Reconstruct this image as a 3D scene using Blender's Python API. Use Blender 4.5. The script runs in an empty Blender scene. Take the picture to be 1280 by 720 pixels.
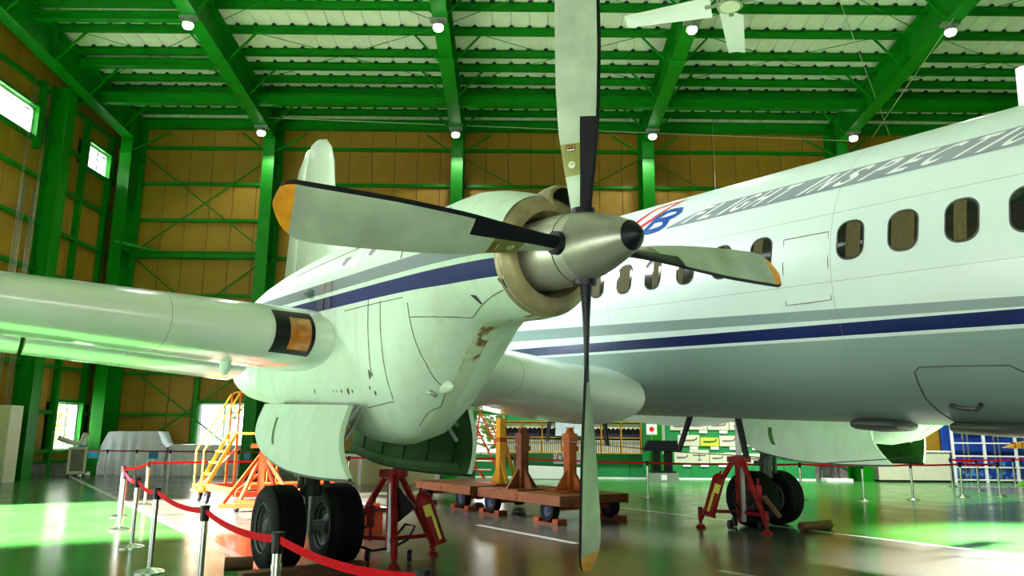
import bpy, bmesh, math, random
from math import sin, cos, pi, radians, sqrt, atan2, degrees
from mathutils import Vector, Matrix
random.seed(7)
D = bpy.data
SC = bpy.context.scene
C = SC.collection

# ------------------------------------------------------------------ camera
PITCH, ROLL, CAM_H, FPX = .1912, .009, 1.56, 950.
cd = D.cameras.new('camera'); cam = D.objects.new('camera', cd); C.objects.link(cam)
cd.sensor_width = 36; cd.lens = FPX * 36 / 1280; cd.clip_start = .05; cd.clip_end = 400
fw = Vector((0, cos(PITCH), sin(PITCH))); up0 = Vector((0, -sin(PITCH), cos(PITCH))); r0 = Vector((1, 0, 0))
cr = cos(ROLL) * r0 + sin(ROLL) * up0; cu = cos(ROLL) * up0 - sin(ROLL) * r0
M = Matrix((cr, cu, -fw)).transposed().to_4x4(); M.translation = Vector((0, 0, CAM_H))
cam.matrix_world = M; SC.camera = cam

# ------------------------------------------------------------------ world, lights, exposure
SC.view_settings.view_transform = 'Standard'; SC.view_settings.look = 'None'
SC.view_settings.gamma = 1; SC.view_settings.exposure = -0.08
wd = D.worlds.new('sky'); SC.world = wd; wd.use_nodes = True
nt = wd.node_tree; nt.nodes.clear()
wo = nt.nodes.new('ShaderNodeOutputWorld'); bg = nt.nodes.new('ShaderNodeBackground')
bg.inputs[0].default_value = (.86, .94, 1, 1); bg.inputs[1].default_value = 3.2
nt.links.new(bg.outputs[0], wo.inputs[0])

def light(name, kind, loc, aim, power, color=(1, 1, 1), size=None, **kw):
    l = D.lights.new(name, kind); l.energy = power; l.color = color
    if kind == 'AREA':
        l.shape = 'RECTANGLE'; l.size, l.size_y = size
    for k, v in kw.items(): setattr(l, k, v)
    o = D.objects.new(name, l); C.objects.link(o); o.location = loc
    o.rotation_euler = (Vector(aim) - Vector(loc)).to_track_quat('-Z', 'Y').to_euler()
    return o
# low sun through the open side door in the left wall (door outside the frame)
AZ, EL = atan2(.6, 1), radians(24)
light('sun', 'SUN', (-40, 0, 30), (-40 + cos(AZ), sin(AZ), 30 - math.tan(EL)), 145, (1, .98, .92), angle=radians(5))
# daylight through that door and through the high windows of the left wall
pt = light('side_door_portal', 'AREA', (-15.9, 9.55, 3.45), (0, 9.55, 3.45), 1, (1, 1, 1), (8.1, 6.9)); pt.data.cycles.is_portal = True
pt = light('front_door_portal', 'AREA', (0, -7.1, 2), (0, 0, 2), 1, (1, 1, 1), (10, 4)); pt.data.cycles.is_portal = True
light('high_window_daylight', 'AREA', (-15.6, 15, 11.6), (-.4, 12.8, 4.2), 900, (.95, .99, 1), (8, 1.1), spread=radians(42))
light('back_window_daylight', 'AREA', (-.78, 29.5, 1.6), (-.4, 20, .2), 45, (1, 1, .95), (1.1, 1.4))
light('corner_window_daylight', 'AREA', (-11, 29.5, 1.9), (-8, 20, .2), 90, (1, 1, .95), (1.8, 1.6))
# added unseen spots: floor pools near the nose, fill over the back displays
light('added_spot_nose', 'SPOT', (15.5, 8, 13.2), (10.0, 11.2, 0), 300000, (1, 1, .95), spot_size=radians(29), spot_blend=.6, shadow_soft_size=.5)
light('added_spot_display', 'SPOT', (3.2, 22.5, 12.8), (4.5, 28.2, .6), 9000, (1, 1, .95), spot_size=radians(75), spot_blend=.8, shadow_soft_size=.4)
light('added_spot_mural', 'SPOT', (12.5, 21, 12.8), (13.0, 25.5, .0), 14000, (1, 1, .95), spot_size=radians(80), spot_blend=.8, shadow_soft_size=.4)
light('added_spot_front', 'SPOT', (9, 4.5, 13.2), (7.4, 8.4, 0), 190000, (1, 1, .97), spot_size=radians(30), spot_blend=.9, shadow_soft_size=.5)

# ------------------------------------------------------------------ materials
def mat(name, col, rough=.5, metal=0., noise=0., nscale=4., coat=0., emit=None, spec=.5, alpha=None, col2=None, bump=0., bscale=40., stretch=None):
    m = D.materials.new(name); m.use_nodes = True; n = m.node_tree; b = n.nodes['Principled BSDF']
    b.inputs['Base Color'].default_value = (*col, 1); b.inputs['Roughness'].default_value = rough
    b.inputs['Metallic'].default_value = metal; b.inputs['Coat Weight'].default_value = coat
    b.inputs['Coat Roughness'].default_value = .08; b.inputs['Specular IOR Level'].default_value = spec
    if noise or col2:
        tc = n.nodes.new('ShaderNodeTexCoord'); nz = n.nodes.new('ShaderNodeTexNoise'); rp = n.nodes.new('ShaderNodeMix'); rp.data_type = 'RGBA'
        nz.inputs['Scale'].default_value = nscale; nz.inputs['Detail'].default_value = 6
        src = tc.outputs['Object']
        if stretch:
            mp = n.nodes.new('ShaderNodeMapping'); mp.inputs['Scale'].default_value = stretch
            n.links.new(src, mp.inputs[0]); src = mp.outputs[0]
        n.links.new(src, nz.inputs['Vector'])
        cr_ = n.nodes.new('ShaderNodeMapRange'); cr_.inputs[1].default_value = .35; cr_.inputs[2].default_value = .68
        n.links.new(nz.outputs[0], cr_.inputs[0]); n.links.new(cr_.outputs[0], rp.inputs[0])
        c2 = col2 or tuple(c * (1 - noise) for c in col)
        rp.inputs[6].default_value = (*col, 1); rp.inputs[7].default_value = (*c2, 1)
        n.links.new(rp.outputs[2], b.inputs['Base Color'])
    if bump:
        tc = n.nodes.new('ShaderNodeTexCoord'); nz = n.nodes.new('ShaderNodeTexNoise'); nz.inputs['Scale'].default_value = bscale
        bp = n.nodes.new('ShaderNodeBump'); bp.inputs['Strength'].default_value = bump; bp.inputs['Distance'].default_value = .02
        n.links.new(tc.outputs['Object'], nz.inputs['Vector']); n.links.new(nz.outputs[0], bp.inputs['Height']); n.links.new(bp.outputs[0], b.inputs['Normal'])
    if emit:
        b.inputs['Emission Color'].default_value = (*emit[:3], 1); b.inputs['Emission Strength'].default_value = emit[3]
    return m

class NT:
    """tiny maths helper for procedural paint"""
    def __init__(s, m): s.m = m; s.n = m.node_tree; s.b = s.n.nodes['Principled BSDF']
    def math(s, op, a, b=None):
        x = s.n.nodes.new('ShaderNodeMath'); x.operation = op
        for i, v in enumerate((a, b)):
            if v is None: continue
            if isinstance(v, (int, float)): x.inputs[i].default_value = v
            else: s.n.links.new(v, x.inputs[i])
        return x.outputs[0]
    def xyz(s):
        tc = s.n.nodes.new('ShaderNodeTexCoord'); sp = s.n.nodes.new('ShaderNodeSeparateXYZ')
        s.n.links.new(tc.outputs['Object'], sp.inputs[0]); s.tc = tc; return sp.outputs
    def band(s, v, lo, hi): return s.math('MULTIPLY', s.math('GREATER_THAN', v, lo), s.math('LESS_THAN', v, hi))
    def mix(s, f, a, b):
        x = s.n.nodes.new('ShaderNodeMix'); x.data_type = 'RGBA'
        if isinstance(f, (int, float)): x.inputs[0].default_value = f
        else: s.n.links.new(f, x.inputs[0])
        for i, v in ((6, a), (7, b)):
            if isinstance(v, tuple): x.inputs[i].default_value = (*v, 1)
            else: s.n.links.new(v, x.inputs[i])
        return x.outputs[2]
    def noise(s, scale, lo=.4, hi=.7, stretch=None):
        nz = s.n.nodes.new('ShaderNodeTexNoise'); nz.inputs['Scale'].default_value = scale; nz.inputs['Detail'].default_value = 5
        v = s.tc.outputs['Object']
        if stretch:
            mp = s.n.nodes.new('ShaderNodeMapping'); mp.inputs['Scale'].default_value = stretch; s.n.links.new(v, mp.inputs[0]); v = mp.outputs[0]
        s.n.links.new(v, nz.inputs['Vector'])
        r = s.n.nodes.new('ShaderNodeMapRange'); r.inputs[1].default_value = lo; r.inputs[2].default_value = hi
        s.n.links.new(nz.outputs[0], r.inputs[0]); return r.outputs[0]
    def lines(s, v, vals, w=.005):
        out = None
        for k in vals:
            f = s.math('LESS_THAN', s.math('ABSOLUTE', s.math('SUBTRACT', v, k)), w)
            out = f if out is None else s.math('MAXIMUM', out, f)
        return out
    def out(s, c): s.n.links.new(c, s.b.inputs['Base Color'])

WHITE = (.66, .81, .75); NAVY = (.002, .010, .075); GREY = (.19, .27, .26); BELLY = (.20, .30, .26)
STEEL_G = (.002, .20, .004)
m_steel = mat('green_steel_paint', STEEL_G, .45, noise=.2, nscale=2, spec=.22)
m_steel_dk = mat('green_steel_paint_bolts', (.02, .14, .02), .5)
m_ochre = mat('ochre_wall_panel', (.33, .19, .006), .6, noise=.22, nscale=.7)
m_deck = mat('white_roof_deck', (.86, .87, .72), .6, noise=.12, nscale=1.5)
m_dark = mat('near_black', (.012, .014, .014), .5)
m_black = mat('black_paint', (.006, .006, .008), .4, spec=.2)
m_strut = mat('oily_dark_strut', (.02, .026, .02), .5, spec=.3)
m_fair = mat('dark_grey_fairing', (.07, .08, .065), .5)
m_hubring = mat('hub_ring', (.11, .15, .11), .6, spec=.2)
m_rubber = mat('tyre_rubber', (.005, .005, .0055), .7, spec=.12, bump=.1, bscale=60)
m_conc = mat('concrete_plinth', (.20, .19, .17), .8, noise=.4, nscale=3)
m_white = mat('white_paint', (.82, .84, .84), .35)
m_chrome = mat('brushed_chrome', (.72, .73, .70), .22, 1.)
m_steelgrey = mat('dull_steel', (.42, .44, .43), .4, .8)
m_red = mat('red_jack_paint', (.28, .004, .004), .45, spec=.2, noise=.45, nscale=9)
m_redbelt = mat('red_belt', (.50, .002, .008), .85, spec=.1)
m_redbright = mat('red_orange_paint', (.72, .07, .012), .42, noise=.25, nscale=6)
m_orange = mat('orange_paint', (.46, .095, .005), .42, noise=.3, nscale=7)
m_yellow = mat('yellow_orange_paint', (.85, .40, .02), .4, noise=.2, nscale=7)
m_brownor = mat('shaded_brown_orange_paint', (.17, .042, .005), .5, noise=.4, nscale=5)  # orange darkened for the shaded trailers and post; brown tone reused on fittings
m_chock = mat('red_brown_chock', (.30, .05, .02), .6, noise=.3, spec=.2)
m_wood = mat('worn_wood', (.15, .06, .02), .7, noise=.5, nscale=6, stretch=(1, 8, 8), bump=.2)
m_cloth = mat('white_cloth', (.74, .79, .86), .8, noise=.08, nscale=3, bump=.15, bscale=9)
m_cream = mat('cream_paint', (.66, .66, .50), .5, noise=.08)
m_blue = mat('blue_sign', (.03, .25, .52), .5)
m_glassdark = mat('dark_cabin_glass', (.010, .012, .010), .03, coat=1.)
m_curtain = mat('olive_curtain', (.09, .078, .024), .7, noise=.5, nscale=14, stretch=(9, 9, .6), spec=.15)
m_seam = mat('panel_seam', (.05, .06, .05), .7)
m_spin = mat('spinner_metal', (.50, .50, .42), .3, .55, noise=.18, nscale=5)
m_spin2 = mat('spinner_grey', (.33, .34, .28), .34, .5, noise=.25, nscale=6)
m_lip = mat('stained_cowl_lip', (.35, .31, .16), .42, .25, col2=(.16, .14, .07), nscale=5)
m_blade = mat('blade_grey_paint', (.44, .57, .44), .33, noise=.34, nscale=3.2, stretch=(1, 1, 1))
m_bladeband = mat('blade_olive_band', (.22, .25, .06), .4, noise=.3, nscale=8)
m_tip = mat('orange_blade_tip', (.85, .36, .015), .42, noise=.3, nscale=14)
m_boot = mat('rubber_deicer_boot', (.007, .008, .013), .42, spec=.25, noise=.3, nscale=6)
m_green_in = mat('zinc_green_interior', (.010, .055, .006), .6, spec=.15, noise=.35, nscale=5)
m_lens = mat('amber_lens', (.55, .19, .03), .12, coat=1., noise=.5, nscale=9)
m_panel = mat('green_display_panel', (.008, .24, .06), .6, noise=.08)
m_lamp = mat('lit_lamp', (1, 1, 1), .3, emit=(1, .98, .92, 14))
m_foil = mat('silver_hose', (.55, .57, .55), .35, .6)
m_glass = mat('window_glass', (.9, .95, .95), .02)
m_glass.node_tree.nodes['Principled BSDF'].inputs['Transmission Weight'].default_value = 1.
m_glass.node_tree.nodes['Principled BSDF'].inputs['IOR'].default_value = 1.05
m_leaf = mat('leaves', (.22, .36, .03), .6, col2=(.45, .52, .06), nscale=3)
m_bark = mat('bark', (.10, .07, .04), .8)
m_outred = mat('red_outdoor_panel', (.75, .05, .08), .6)
m_ground = mat('outdoor_paving', (.55, .55, .50), .9)
m_text = mat('white_lettering', (.86, .89, .88), .3, coat=.4)
m_band = mat('grey_title_band', (.22, .27, .31), .3, coat=.4, noise=.15, nscale=5)
m_logor = mat('red_emblem', (.72, .008, .03), .35)
m_logob = mat('blue_emblem', (.004, .05, .30), .35)
m_yellowtag = mat('yellow_label', (.62, .60, .05), .5)
m_brightgreen = mat('bright_green_shell', (.03, .75, .03), .3, coat=.5)
m_yellowrib = mat('yellow_varnished_wood', (.62, .33, .02), .45, noise=.25)
m_navycloth = mat('dark_navy_cloth', (.012, .016, .05), .8)

def paint_fuselage():
    m = mat('fuselage_paint', WHITE, .34, coat=.12); t = NT(m); x, y, z = t.xyz()
    col = t.mix(t.noise(2.2, .35, .8), WHITE, tuple(c * .93 for c in WHITE))
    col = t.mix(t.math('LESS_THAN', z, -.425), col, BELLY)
    lo = t.math('ADD', t.math('MULTIPLY', x, -.014), -.2475); hi = t.math('ADD', t.math('MULTIPLY', x, -.025), -.155)
    g = t.math('MULTIPLY', t.math('GREATER_THAN', z, lo), t.math('LESS_THAN', z, hi)); col = t.mix(g, col, GREY)
    col = t.mix(t.band(z, -.395, -.285), col, NAVY)
    ln = t.lines(x, (2.9, .085, -2.95, -5.4, -8), .004)
    ln2 = t.math('MULTIPLY', t.lines(z, (.745, .09), .004), t.math('GREATER_THAN', z, -.2))
    ln = t.math('MAXIMUM', ln, ln2)
    ln = t.math('MULTIPLY', ln, .45)
    t.out(t.mix(ln, col, (.18, .19, .16))); return m
def paint_nacelle():
    m = mat('nacelle_paint', WHITE, .5, coat=.0, spec=.15); t = NT(m); x, y, z = t.xyz()
    base = (.62, .84, .66)
    col = t.mix(t.noise(3, .35, .75), base, (.58, .75, .60))
    streak = t.math('MULTIPLY', t.noise(2.4, .52, .72, (3, 3, .25)), .35)
    col = t.mix(streak, col, (.46, .50, .34))
    keel = t.math('MULTIPLY', t.math('LESS_THAN', t.math('ABSOLUTE', t.math('ADD', y, .02)), .075), t.math('MULTIPLY', t.math('LESS_THAN', z, -.45), t.math('GREATER_THAN', x, -3)))
    col = t.mix(t.math('MULTIPLY', keel, .3), col, (.42, .46, .25))
    rust = t.math('MULTIPLY', keel, t.math('MULTIPLY', t.noise(9, .5, .62), t.math('GREATER_THAN', z, -.85)))
    col = t.mix(rust, col, (.20, .12, .03))
    col = t.mix(t.band(z, -.205, -.075), col, NAVY)
    col = t.mix(t.band(z, -.03, .085), col, (.13, .18, .17))
    t.out(col); return m
def paint_wing():
    m = mat('wing_paint', WHITE, .26, coat=.6); t = NT(m); x, y, z = t.xyz()
    col = t.mix(t.noise(1.4, .4, .75), (.76, .88, .79), (.66, .80, .68))
    ln = t.math('MULTIPLY', t.lines(y, (-2.05, -4.5, 1.6, 10.6), .004), .6)
    t.out(t.mix(ln, col, (.2, .22, .18))); return m
def paint_floor():
    m = mat('epoxy_floor', (.05, .36, .09),   .16, spec=.75); t = NT(m); x, y, z = t.xyz()
    hx, hy, ph = .508, 5.233, radians(34.76)
    dx = t.math('SUBTRACT', x, hx); dy = t.math('SUBTRACT', y, hy)
    a = t.math('ADD', t.math('MULTIPLY', dx, sin(ph)), t.math('MULTIPLY', dy, -cos(ph)))
    b = t.math('ADD', t.math('MULTIPLY', dx, -cos(ph)), t.math('MULTIPLY', dy, -sin(ph)))
    green = t.mix(t.noise(.5, .3, .8), (.05, .22, .04), (.045, .19, .035))
    grey = t.mix(t.noise(.5, .3, .8), (.115, .112, .092), (.09, .088, .072))
    lane = t.band(b, -8.58, .42); col = t.mix(lane, green, grey)
    lane2 = t.math('MULTIPLY', t.math('GREATER_THAN', x, 14.6), t.math('LESS_THAN', t.math('ADD', y, t.math('MULTIPLY', x, -.55)), 17.6))
    ln2 = t.math('MULTIPLY', lane2, t.math('GREATER_THAN', t.math('ADD', y, t.math('MULTIPLY', x, -.55)), 17.3))
    lane2b = t.math('MULTIPLY', t.math('GREATER_THAN', y, 22), t.math('MULTIPLY', t.math('GREATER_THAN', x, 14.6), t.math('LESS_THAN', y, 26.2)))
    col = t.mix(lane2b, col, grey)
    edge = t.math('MAXIMUM', t.band(b, .36, .50), t.band(b, -8.66, -8.52))
    edge = t.math('MAXIMUM', edge, t.math('MULTIPLY', t.math('GREATER_THAN', x, 14.5), t.math('MAXIMUM', t.band(y, 21.9, 22.05), t.band(y, 26.1, 26.25))))
    per = t.math('FRACT', t.math('DIVIDE', t.math('ADD', a, 24.0), 5.4))
    dash = t.math('MULTIPLY', t.band(b, -4.16, -4.02), t.math('LESS_THAN', per, .51))
    col = t.mix(t.math('MAXIMUM', edge, dash), col, (.72, .72, .66))
    joint = t.math('MAXIMUM', t.lines(x, (-6.4, -1.2, 4.4, 9.9, 15.4), .006), t.lines(y, (7, 13.5, 20, 26.5), .006))
    col = t.mix(t.math('MULTIPLY', joint, .35), col, (.05, .06, .05))
    t.out(col)
    r = t.math('ADD', t.math('MULTIPLY', t.noise(1.3, .3, .7), .10), .15); t.n.links.new(r, t.b.inputs['Roughness']); return m
m_fus = paint_fuselage(); m_nac = paint_nacelle(); m_wing = paint_wing(); m_floor = paint_floor()
def mural():
    m = mat('blue_sea_mural', (.01, .05, .30), .4); t = NT(m); x, y, z = t.xyz()
    col = t.mix(t.noise(.8, .35, .7), (.006, .03, .24), (.01, .09, .42))
    surf = t.math('MULTIPLY', t.noise(5, .5, .62), t.math('LESS_THAN', z, .75))
    t.out(t.mix(surf, col, (.10, .35, .62))); return m
m_mural = mural()

# ------------------------------------------------------------------ mesh helpers
class MB:
    def __init__(s): s.v = []; s.f = []; s.mi = []; s.sm = []
    def add(s, vs, fs, mi=0, smooth=False):
        o = len(s.v); s.v += [tuple(v) for v in vs]
        for f in fs: s.f.append(tuple(i + o for i in f)); s.mi.append(mi); s.sm.append(smooth)
        return s
    def box(s, c, d, mi=0, rz=0., R=None):
        x, y, z = (k / 2 for k in d); vs = [Vector((i * x, j * y, k * z)) for i in (-1, 1) for j in (-1, 1) for k in (-1, 1)]
        Q = R or Matrix.Rotation(rz, 3, 'Z'); vs = [Q @ v + Vector(c) for v in vs]
        return s.add(vs, [(0, 1, 3, 2), (4, 6, 7, 5), (0, 4, 5, 1), (2, 3, 7, 6), (0, 2, 6, 4), (1, 5, 7, 3)], mi)
    def span(s, lo, hi, mi=0):
        return s.box([(a + b) / 2 for a, b in zip(lo, hi)], [b - a for a, b in zip(lo, hi)], mi)
    def beam(s, p, q, w, h, mi=0, upv=(0, 0, 1)):
        p, q = Vector(p), Vector(q); d = (q - p); L = d.length; d.normalize(); u = Vector(upv)
        sd = d.cross(u)
        if sd.length < 1e-4: sd = d.cross(Vector((1, 0, 0)))
        sd.normalize(); u = sd.cross(d)
        R = Matrix((d, sd, u)).transposed(); return s.box((p + q) / 2, (L, w, h), mi, R=R)
    def hbeam(s, p, q, depth, fl, mi=0, upv=(0, 0, 1), tw=.03, tf=.04):
        """H section: web along 'upv', flanges of width fl"""
        p, q = Vector(p), Vector(q); d = (q - p).normalized(); u = Vector(upv); sd = d.cross(u).normalized(); u = sd.cross(d)
        s.beam(p, q, tw, depth - tf * 2, mi, u)
        for k in (-1, 1):
            o = u * (k * (depth - tf) / 2); s.beam(p + o, q + o, fl, tf, mi, u)
        return s
    def ring(s, c, d, r, n, ph=0.):
        d = Vector(d).normalized(); a = d.orthogonal().normalized(); b = d.cross(a)
        return [Vector(c) + r * (cos(2 * pi * i / n + ph) * a + sin(2 * pi * i / n + ph) * b) for i in range(n)]
    def loft(s, rings, mi=0, smooth=True, caps=True, closed=True):
        n = len(rings[0]); vs = [v for r in rings for v in r]; fs = []
        for k in range(len(rings) - 1):
            for i in range(n if closed else n - 1):
                j = (i + 1) % n; fs.append((k * n + i, k * n + j, (k + 1) * n + j, (k + 1) * n + i))
        s.add(vs, fs, mi, smooth)
        if caps:
            s.add(rings[0], [tuple(range(n - 1, -1, -1))], mi); s.add(rings[-1], [tuple(range(n))], mi)
        return s
    def cyl(s, p, q, r, r2=None, n=12, mi=0, caps=True):
        p, q = Vector(p), Vector(q); d = q - p
        return s.loft([s.ring(p, d, r, n), s.ring(q, d, r if r2 is None else r2, n)], mi, n > 6, caps)
    def tube(s, pts, r, n=8, mi=0):
        pts = [Vector(p) for p in pts]; rings = []
        d = (pts[1] - pts[0]).normalized(); a = d.orthogonal().normalized()
        for i, p in enumerate(pts):
            t = (pts[min(i + 1, len(pts) - 1)] - pts[max(i - 1, 0)]).normalized()
            a = (a - t * a.dot(t)).normalized(); b = t.cross(a)
            rings.append([p + r * (cos(2 * pi * k / n) * a + sin(2 * pi * k / n) * b) for k in range(n)])
        return s.loft(rings, mi, True)
    def lathe(s, prof, c=(0, 0, 0), axis='X', n=32, mi=0, mis=None):
        for k in range(len(prof) - 1):
            rs = []
            for (a, r) in prof[k:k + 2]:
                rr = []
                for i in range(n):
                    t = 2 * pi * i / n; u, v = r * cos(t), r * sin(t)
                    rr.append({'X': (c[0] + a, c[1] + u, c[2] + v), 'Y': (c[0] + v, c[1] + a, c[2] + u), 'Z': (c[0] + u, c[1] + v, c[2] + a)}[axis])
                rs.append(rr)
            o = len(s.v)
            s.loft(rs, mis[k] if mis else mi, True, False)
        return s
    def prism(s, poly, f, mi=0):
        """poly 2d, f(u,v,k) -> 3d for k=0,1"""
        n = len(poly); a = [f(u, v, 0) for u, v in poly]; b = [f(u, v, 1) for u, v in poly]
        s.add(a + b, [tuple(range(n - 1, -1, -1)), tuple(range(n, 2 * n))] + [(i, (i + 1) % n, n + (i + 1) % n, n + i) for i in range(n)], mi)
        return s
    def build(s, name, mats, parent=None, weld=True, loc=None, rz=None):
        me = D.meshes.new(name); me.from_pydata(s.v, [], s.f)
        for m in (mats if isinstance(mats, (list, tuple)) else [mats]): me.materials.append(m)
        me.polygons.foreach_set('material_index', s.mi); me.polygons.foreach_set('use_smooth', s.sm)
        bm = bmesh.new(); bm.from_mesh(me)
        if weld: bmesh.ops.remove_doubles(bm, verts=bm.verts, dist=1e-5)
        bmesh.ops.recalc_face_normals(bm, faces=bm.faces)
        for e in bm.edges:
            if len(e.link_faces) == 2 and e.calc_face_angle(0) > radians(38): e.smooth = False
        bm.to_mesh(me); bm.free(); me.update()
        return link(name, me, parent, loc, rz)
def link(name, me, parent=None, loc=None, rz=None):
    o = D.objects.new(name, me); C.objects.link(o)
    if parent: o.parent = parent
    if loc is not None: o.location = loc
    if rz is not None: o.rotation_euler = (0, 0, rz)
    return o
def tag(o, label=None, cat=None, group=None, kind=None):
    if label: o['label'] = label
    if cat: o['category'] = cat
    if group: o['group'] = group
    if kind: o['kind'] = kind
    return o
def thing(name, label, cat, loc=(0, 0, 0), rz=0., group=None):
    o = link(name, None, None, loc, rz); o.empty_display_size = .2
    return tag(o, label, cat, group)
def dup_tree(o, parent=None):
    c = o.copy(); C.objects.link(c)
    if parent: c.parent = parent
    for ch in list(o.children): dup_tree(ch, c)
    return c
def B(): return MB()

# aircraft frame: x forward, y port, z up, origin at the hub of the starboard propeller
PHI, DEL = radians(34.76), radians(2.25)
HUB = Vector((.508, 5.233, 2.876))
U = Vector((sin(PHI) * cos(DEL), -cos(PHI) * cos(DEL), -sin(DEL))); S = Vector((-cos(PHI), -sin(PHI), 0)); W = S.cross(U)
if W.z < 0: W = -W
AM = Matrix((U, -S, W)).transposed()
UH = Vector((sin(PHI), -cos(PHI), 0))
RZ = atan2(UH.y, UH.x)
def G(a, b, z=0.):
    p = Vector((HUB.x, HUB.y, 0)) + a * UH + b * S; p.z = z; return p

# ------------------------------------------------------------------ setting: floor, walls, roof
XL, XR, YB, YF = -16., 27., 29.6, -7.
ROOF0, RK = 14.16, .095
def zr(y): return ROOF0 + RK * (29.5 - y)
def struct(name, mb, m, parent=None):
    o = mb.build(name, m, parent)
    if not parent: o['kind'] = 'structure'
    return o
fl = struct('floor', B().add([(XL - .3, YF, 0), (XR, YF, 0), (XR, YB + .3, 0), (XL - .3, YB + .3, 0)], [(0, 1, 2, 3)]), m_floor)
struct('ground_outside', B().add([(-60, -30, -.06), (70, -30, -.06), (70, 80, -.06), (-60, 80, -.06)], [(0, 1, 2, 3)]), m_ground)

# back wall with window openings: (x0,x1,z0,z1)
BW = [(-12., -10.06, .98, 2.66), (-1.35, -.2, .85, 2.35)]
LW = [(26.85, 28.42, .9, 2.56), (26.9, 28.63, 11.24, 12.2), (19.2, 23.78, 11.14, 12.13), (5.5, 13.6, 0, 6.9), (5.5, 18.5, 11.14, 12.13), (-6., 2.8, 0, 4.4)]
def holed(u0, u1, v0, v1, holes, f, t=.12):
    us = sorted({u0, u1, *[h[0] for h in holes], *[h[1] for h in holes]}); vs = sorted({v0, v1, *[h[2] for h in holes], *[h[3] for h in holes]})
    mb = B()
    for i in range(len(us) - 1):
        for j in range(len(vs) - 1):
            uc, vc = (us[i] + us[i + 1]) / 2, (vs[j] + vs[j + 1]) / 2
            if any(h[0] < uc < h[1] and h[2] < vc < h[3] for h in holes): continue
            mb.span(*f(us[i], us[i + 1], vs[j], vs[j + 1]))
    return mb
wb = struct('wall_back', holed(XL - .3, XR, 0, 14.2, BW, lambda a, b, c, d: ((a, YB + .04, c), (b, YB + .3, d))), m_dark)
wl = struct('wall_left', holed(YF, YB + .3, 0, 17.8, LW, lambda a, b, c, d: ((XL - .3, a, c), (XL - .04, b, d))), m_dark)
PW = .93
def panels(wall, u0, u1, top, holes, mk, z0):
    u = u0; cache = {}
    while u < u1 - .05:
        v = min(u + PW, u1); segs = [(z0, top)]
        for h in holes:
            if h[0] < v - .02 and h[1] > u + .02:
                ns = []
                for a, b in segs:
                    if h[3] <= a or h[2] >= b: ns.append((a, b)); continue
                    if h[2] > a + .05: ns.append((a, h[2]))
                    if h[3] < b - .05: ns.append((h[3], b))
                segs = ns
        for a, b in segs:
            key = (round(v - u, 3), round(a, 2), round(b, 2))
            if key not in cache: cache[key] = mk(v - u, a, b)
            link('wall_panel', cache[key], wall, (u, YB, 0) if wall is wb else (XL, u, 0))
        u = v
def mk_back(w, a, b):
    o = B().span((.012, -.0, a), (w - .012, .05, b)).build('wall_panel', m_ochre); me = o.data; D.objects.remove(o); return me
def mk_left(w, a, b):
    o = B().span((-.05, .012, a), (0, w - .012, b)).build('wall_panel', m_ochre); me = o.data; D.objects.remove(o); return me
panels(wb, XL, XR, 14.2, BW, mk_back, .5)
panels(wl, YF, YB, 17.5, LW, mk_left, .5)
B().span((XL, YB - .16, 0), (XR, YB + .06, .5)).build('plinth', m_conc, wb)
for a, b in ((YF, -6), (2.8, 5.5), (13.6, YB)): B().span((XL - .05, a, 0), (XL + .16, b, .5)).build('plinth', m_conc, wl)
# girts
GZ = [.52, .88, 2.2, 3.75, 5.3, 6.85, 8.38, 9.92, 11.45, 12.98]
def clear(holes, z, u0, u1):
    cuts = sorted((h[0] - .05, h[1] + .05) for h in holes if h[2] - .04 < z < h[3] + .04); out = []; u = u0
    for a, b in cuts:
        if a > u: out.append((u, a))
        u = max(u, b)
    if u < u1: out.append((u, u1))
    return out
for z in GZ:
    for a, b in clear(BW, z, XL, XR):
        m = B(); m.span((a, YB - .16, z - .06), (b, YB - .145, z + .06)); m.span((a, YB - .15, z + .045), (b, YB, z + .06)); m.span((a, YB - .15, z - .06), (b, YB, z - .045)); m.build('girt', m_steel, wb)
    for a, b in clear(LW, z, YF, YB):
        m = B(); m.span((XL + .145, a, z - .06), (XL + .16, b, z + .06)); m.span((XL, a, z + .045), (XL + .15, b, z + .06)); m.span((XL, a, z - .06), (XL + .15, b, z - .045)); m.build('girt', m_steel, wl)
# the heavier strut at mid height of the end bay
B().hbeam((-15.2, YB - .45, 8.42), (-9.6, YB - .45, 8.42), .24, .2).build('strut', m_steel, wb)
B().beam((-15.3, 28.2, 8.72), (-14.0, YB - .45, 8.55), .12, .12).build('strut', m_steel, wb)
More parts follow.
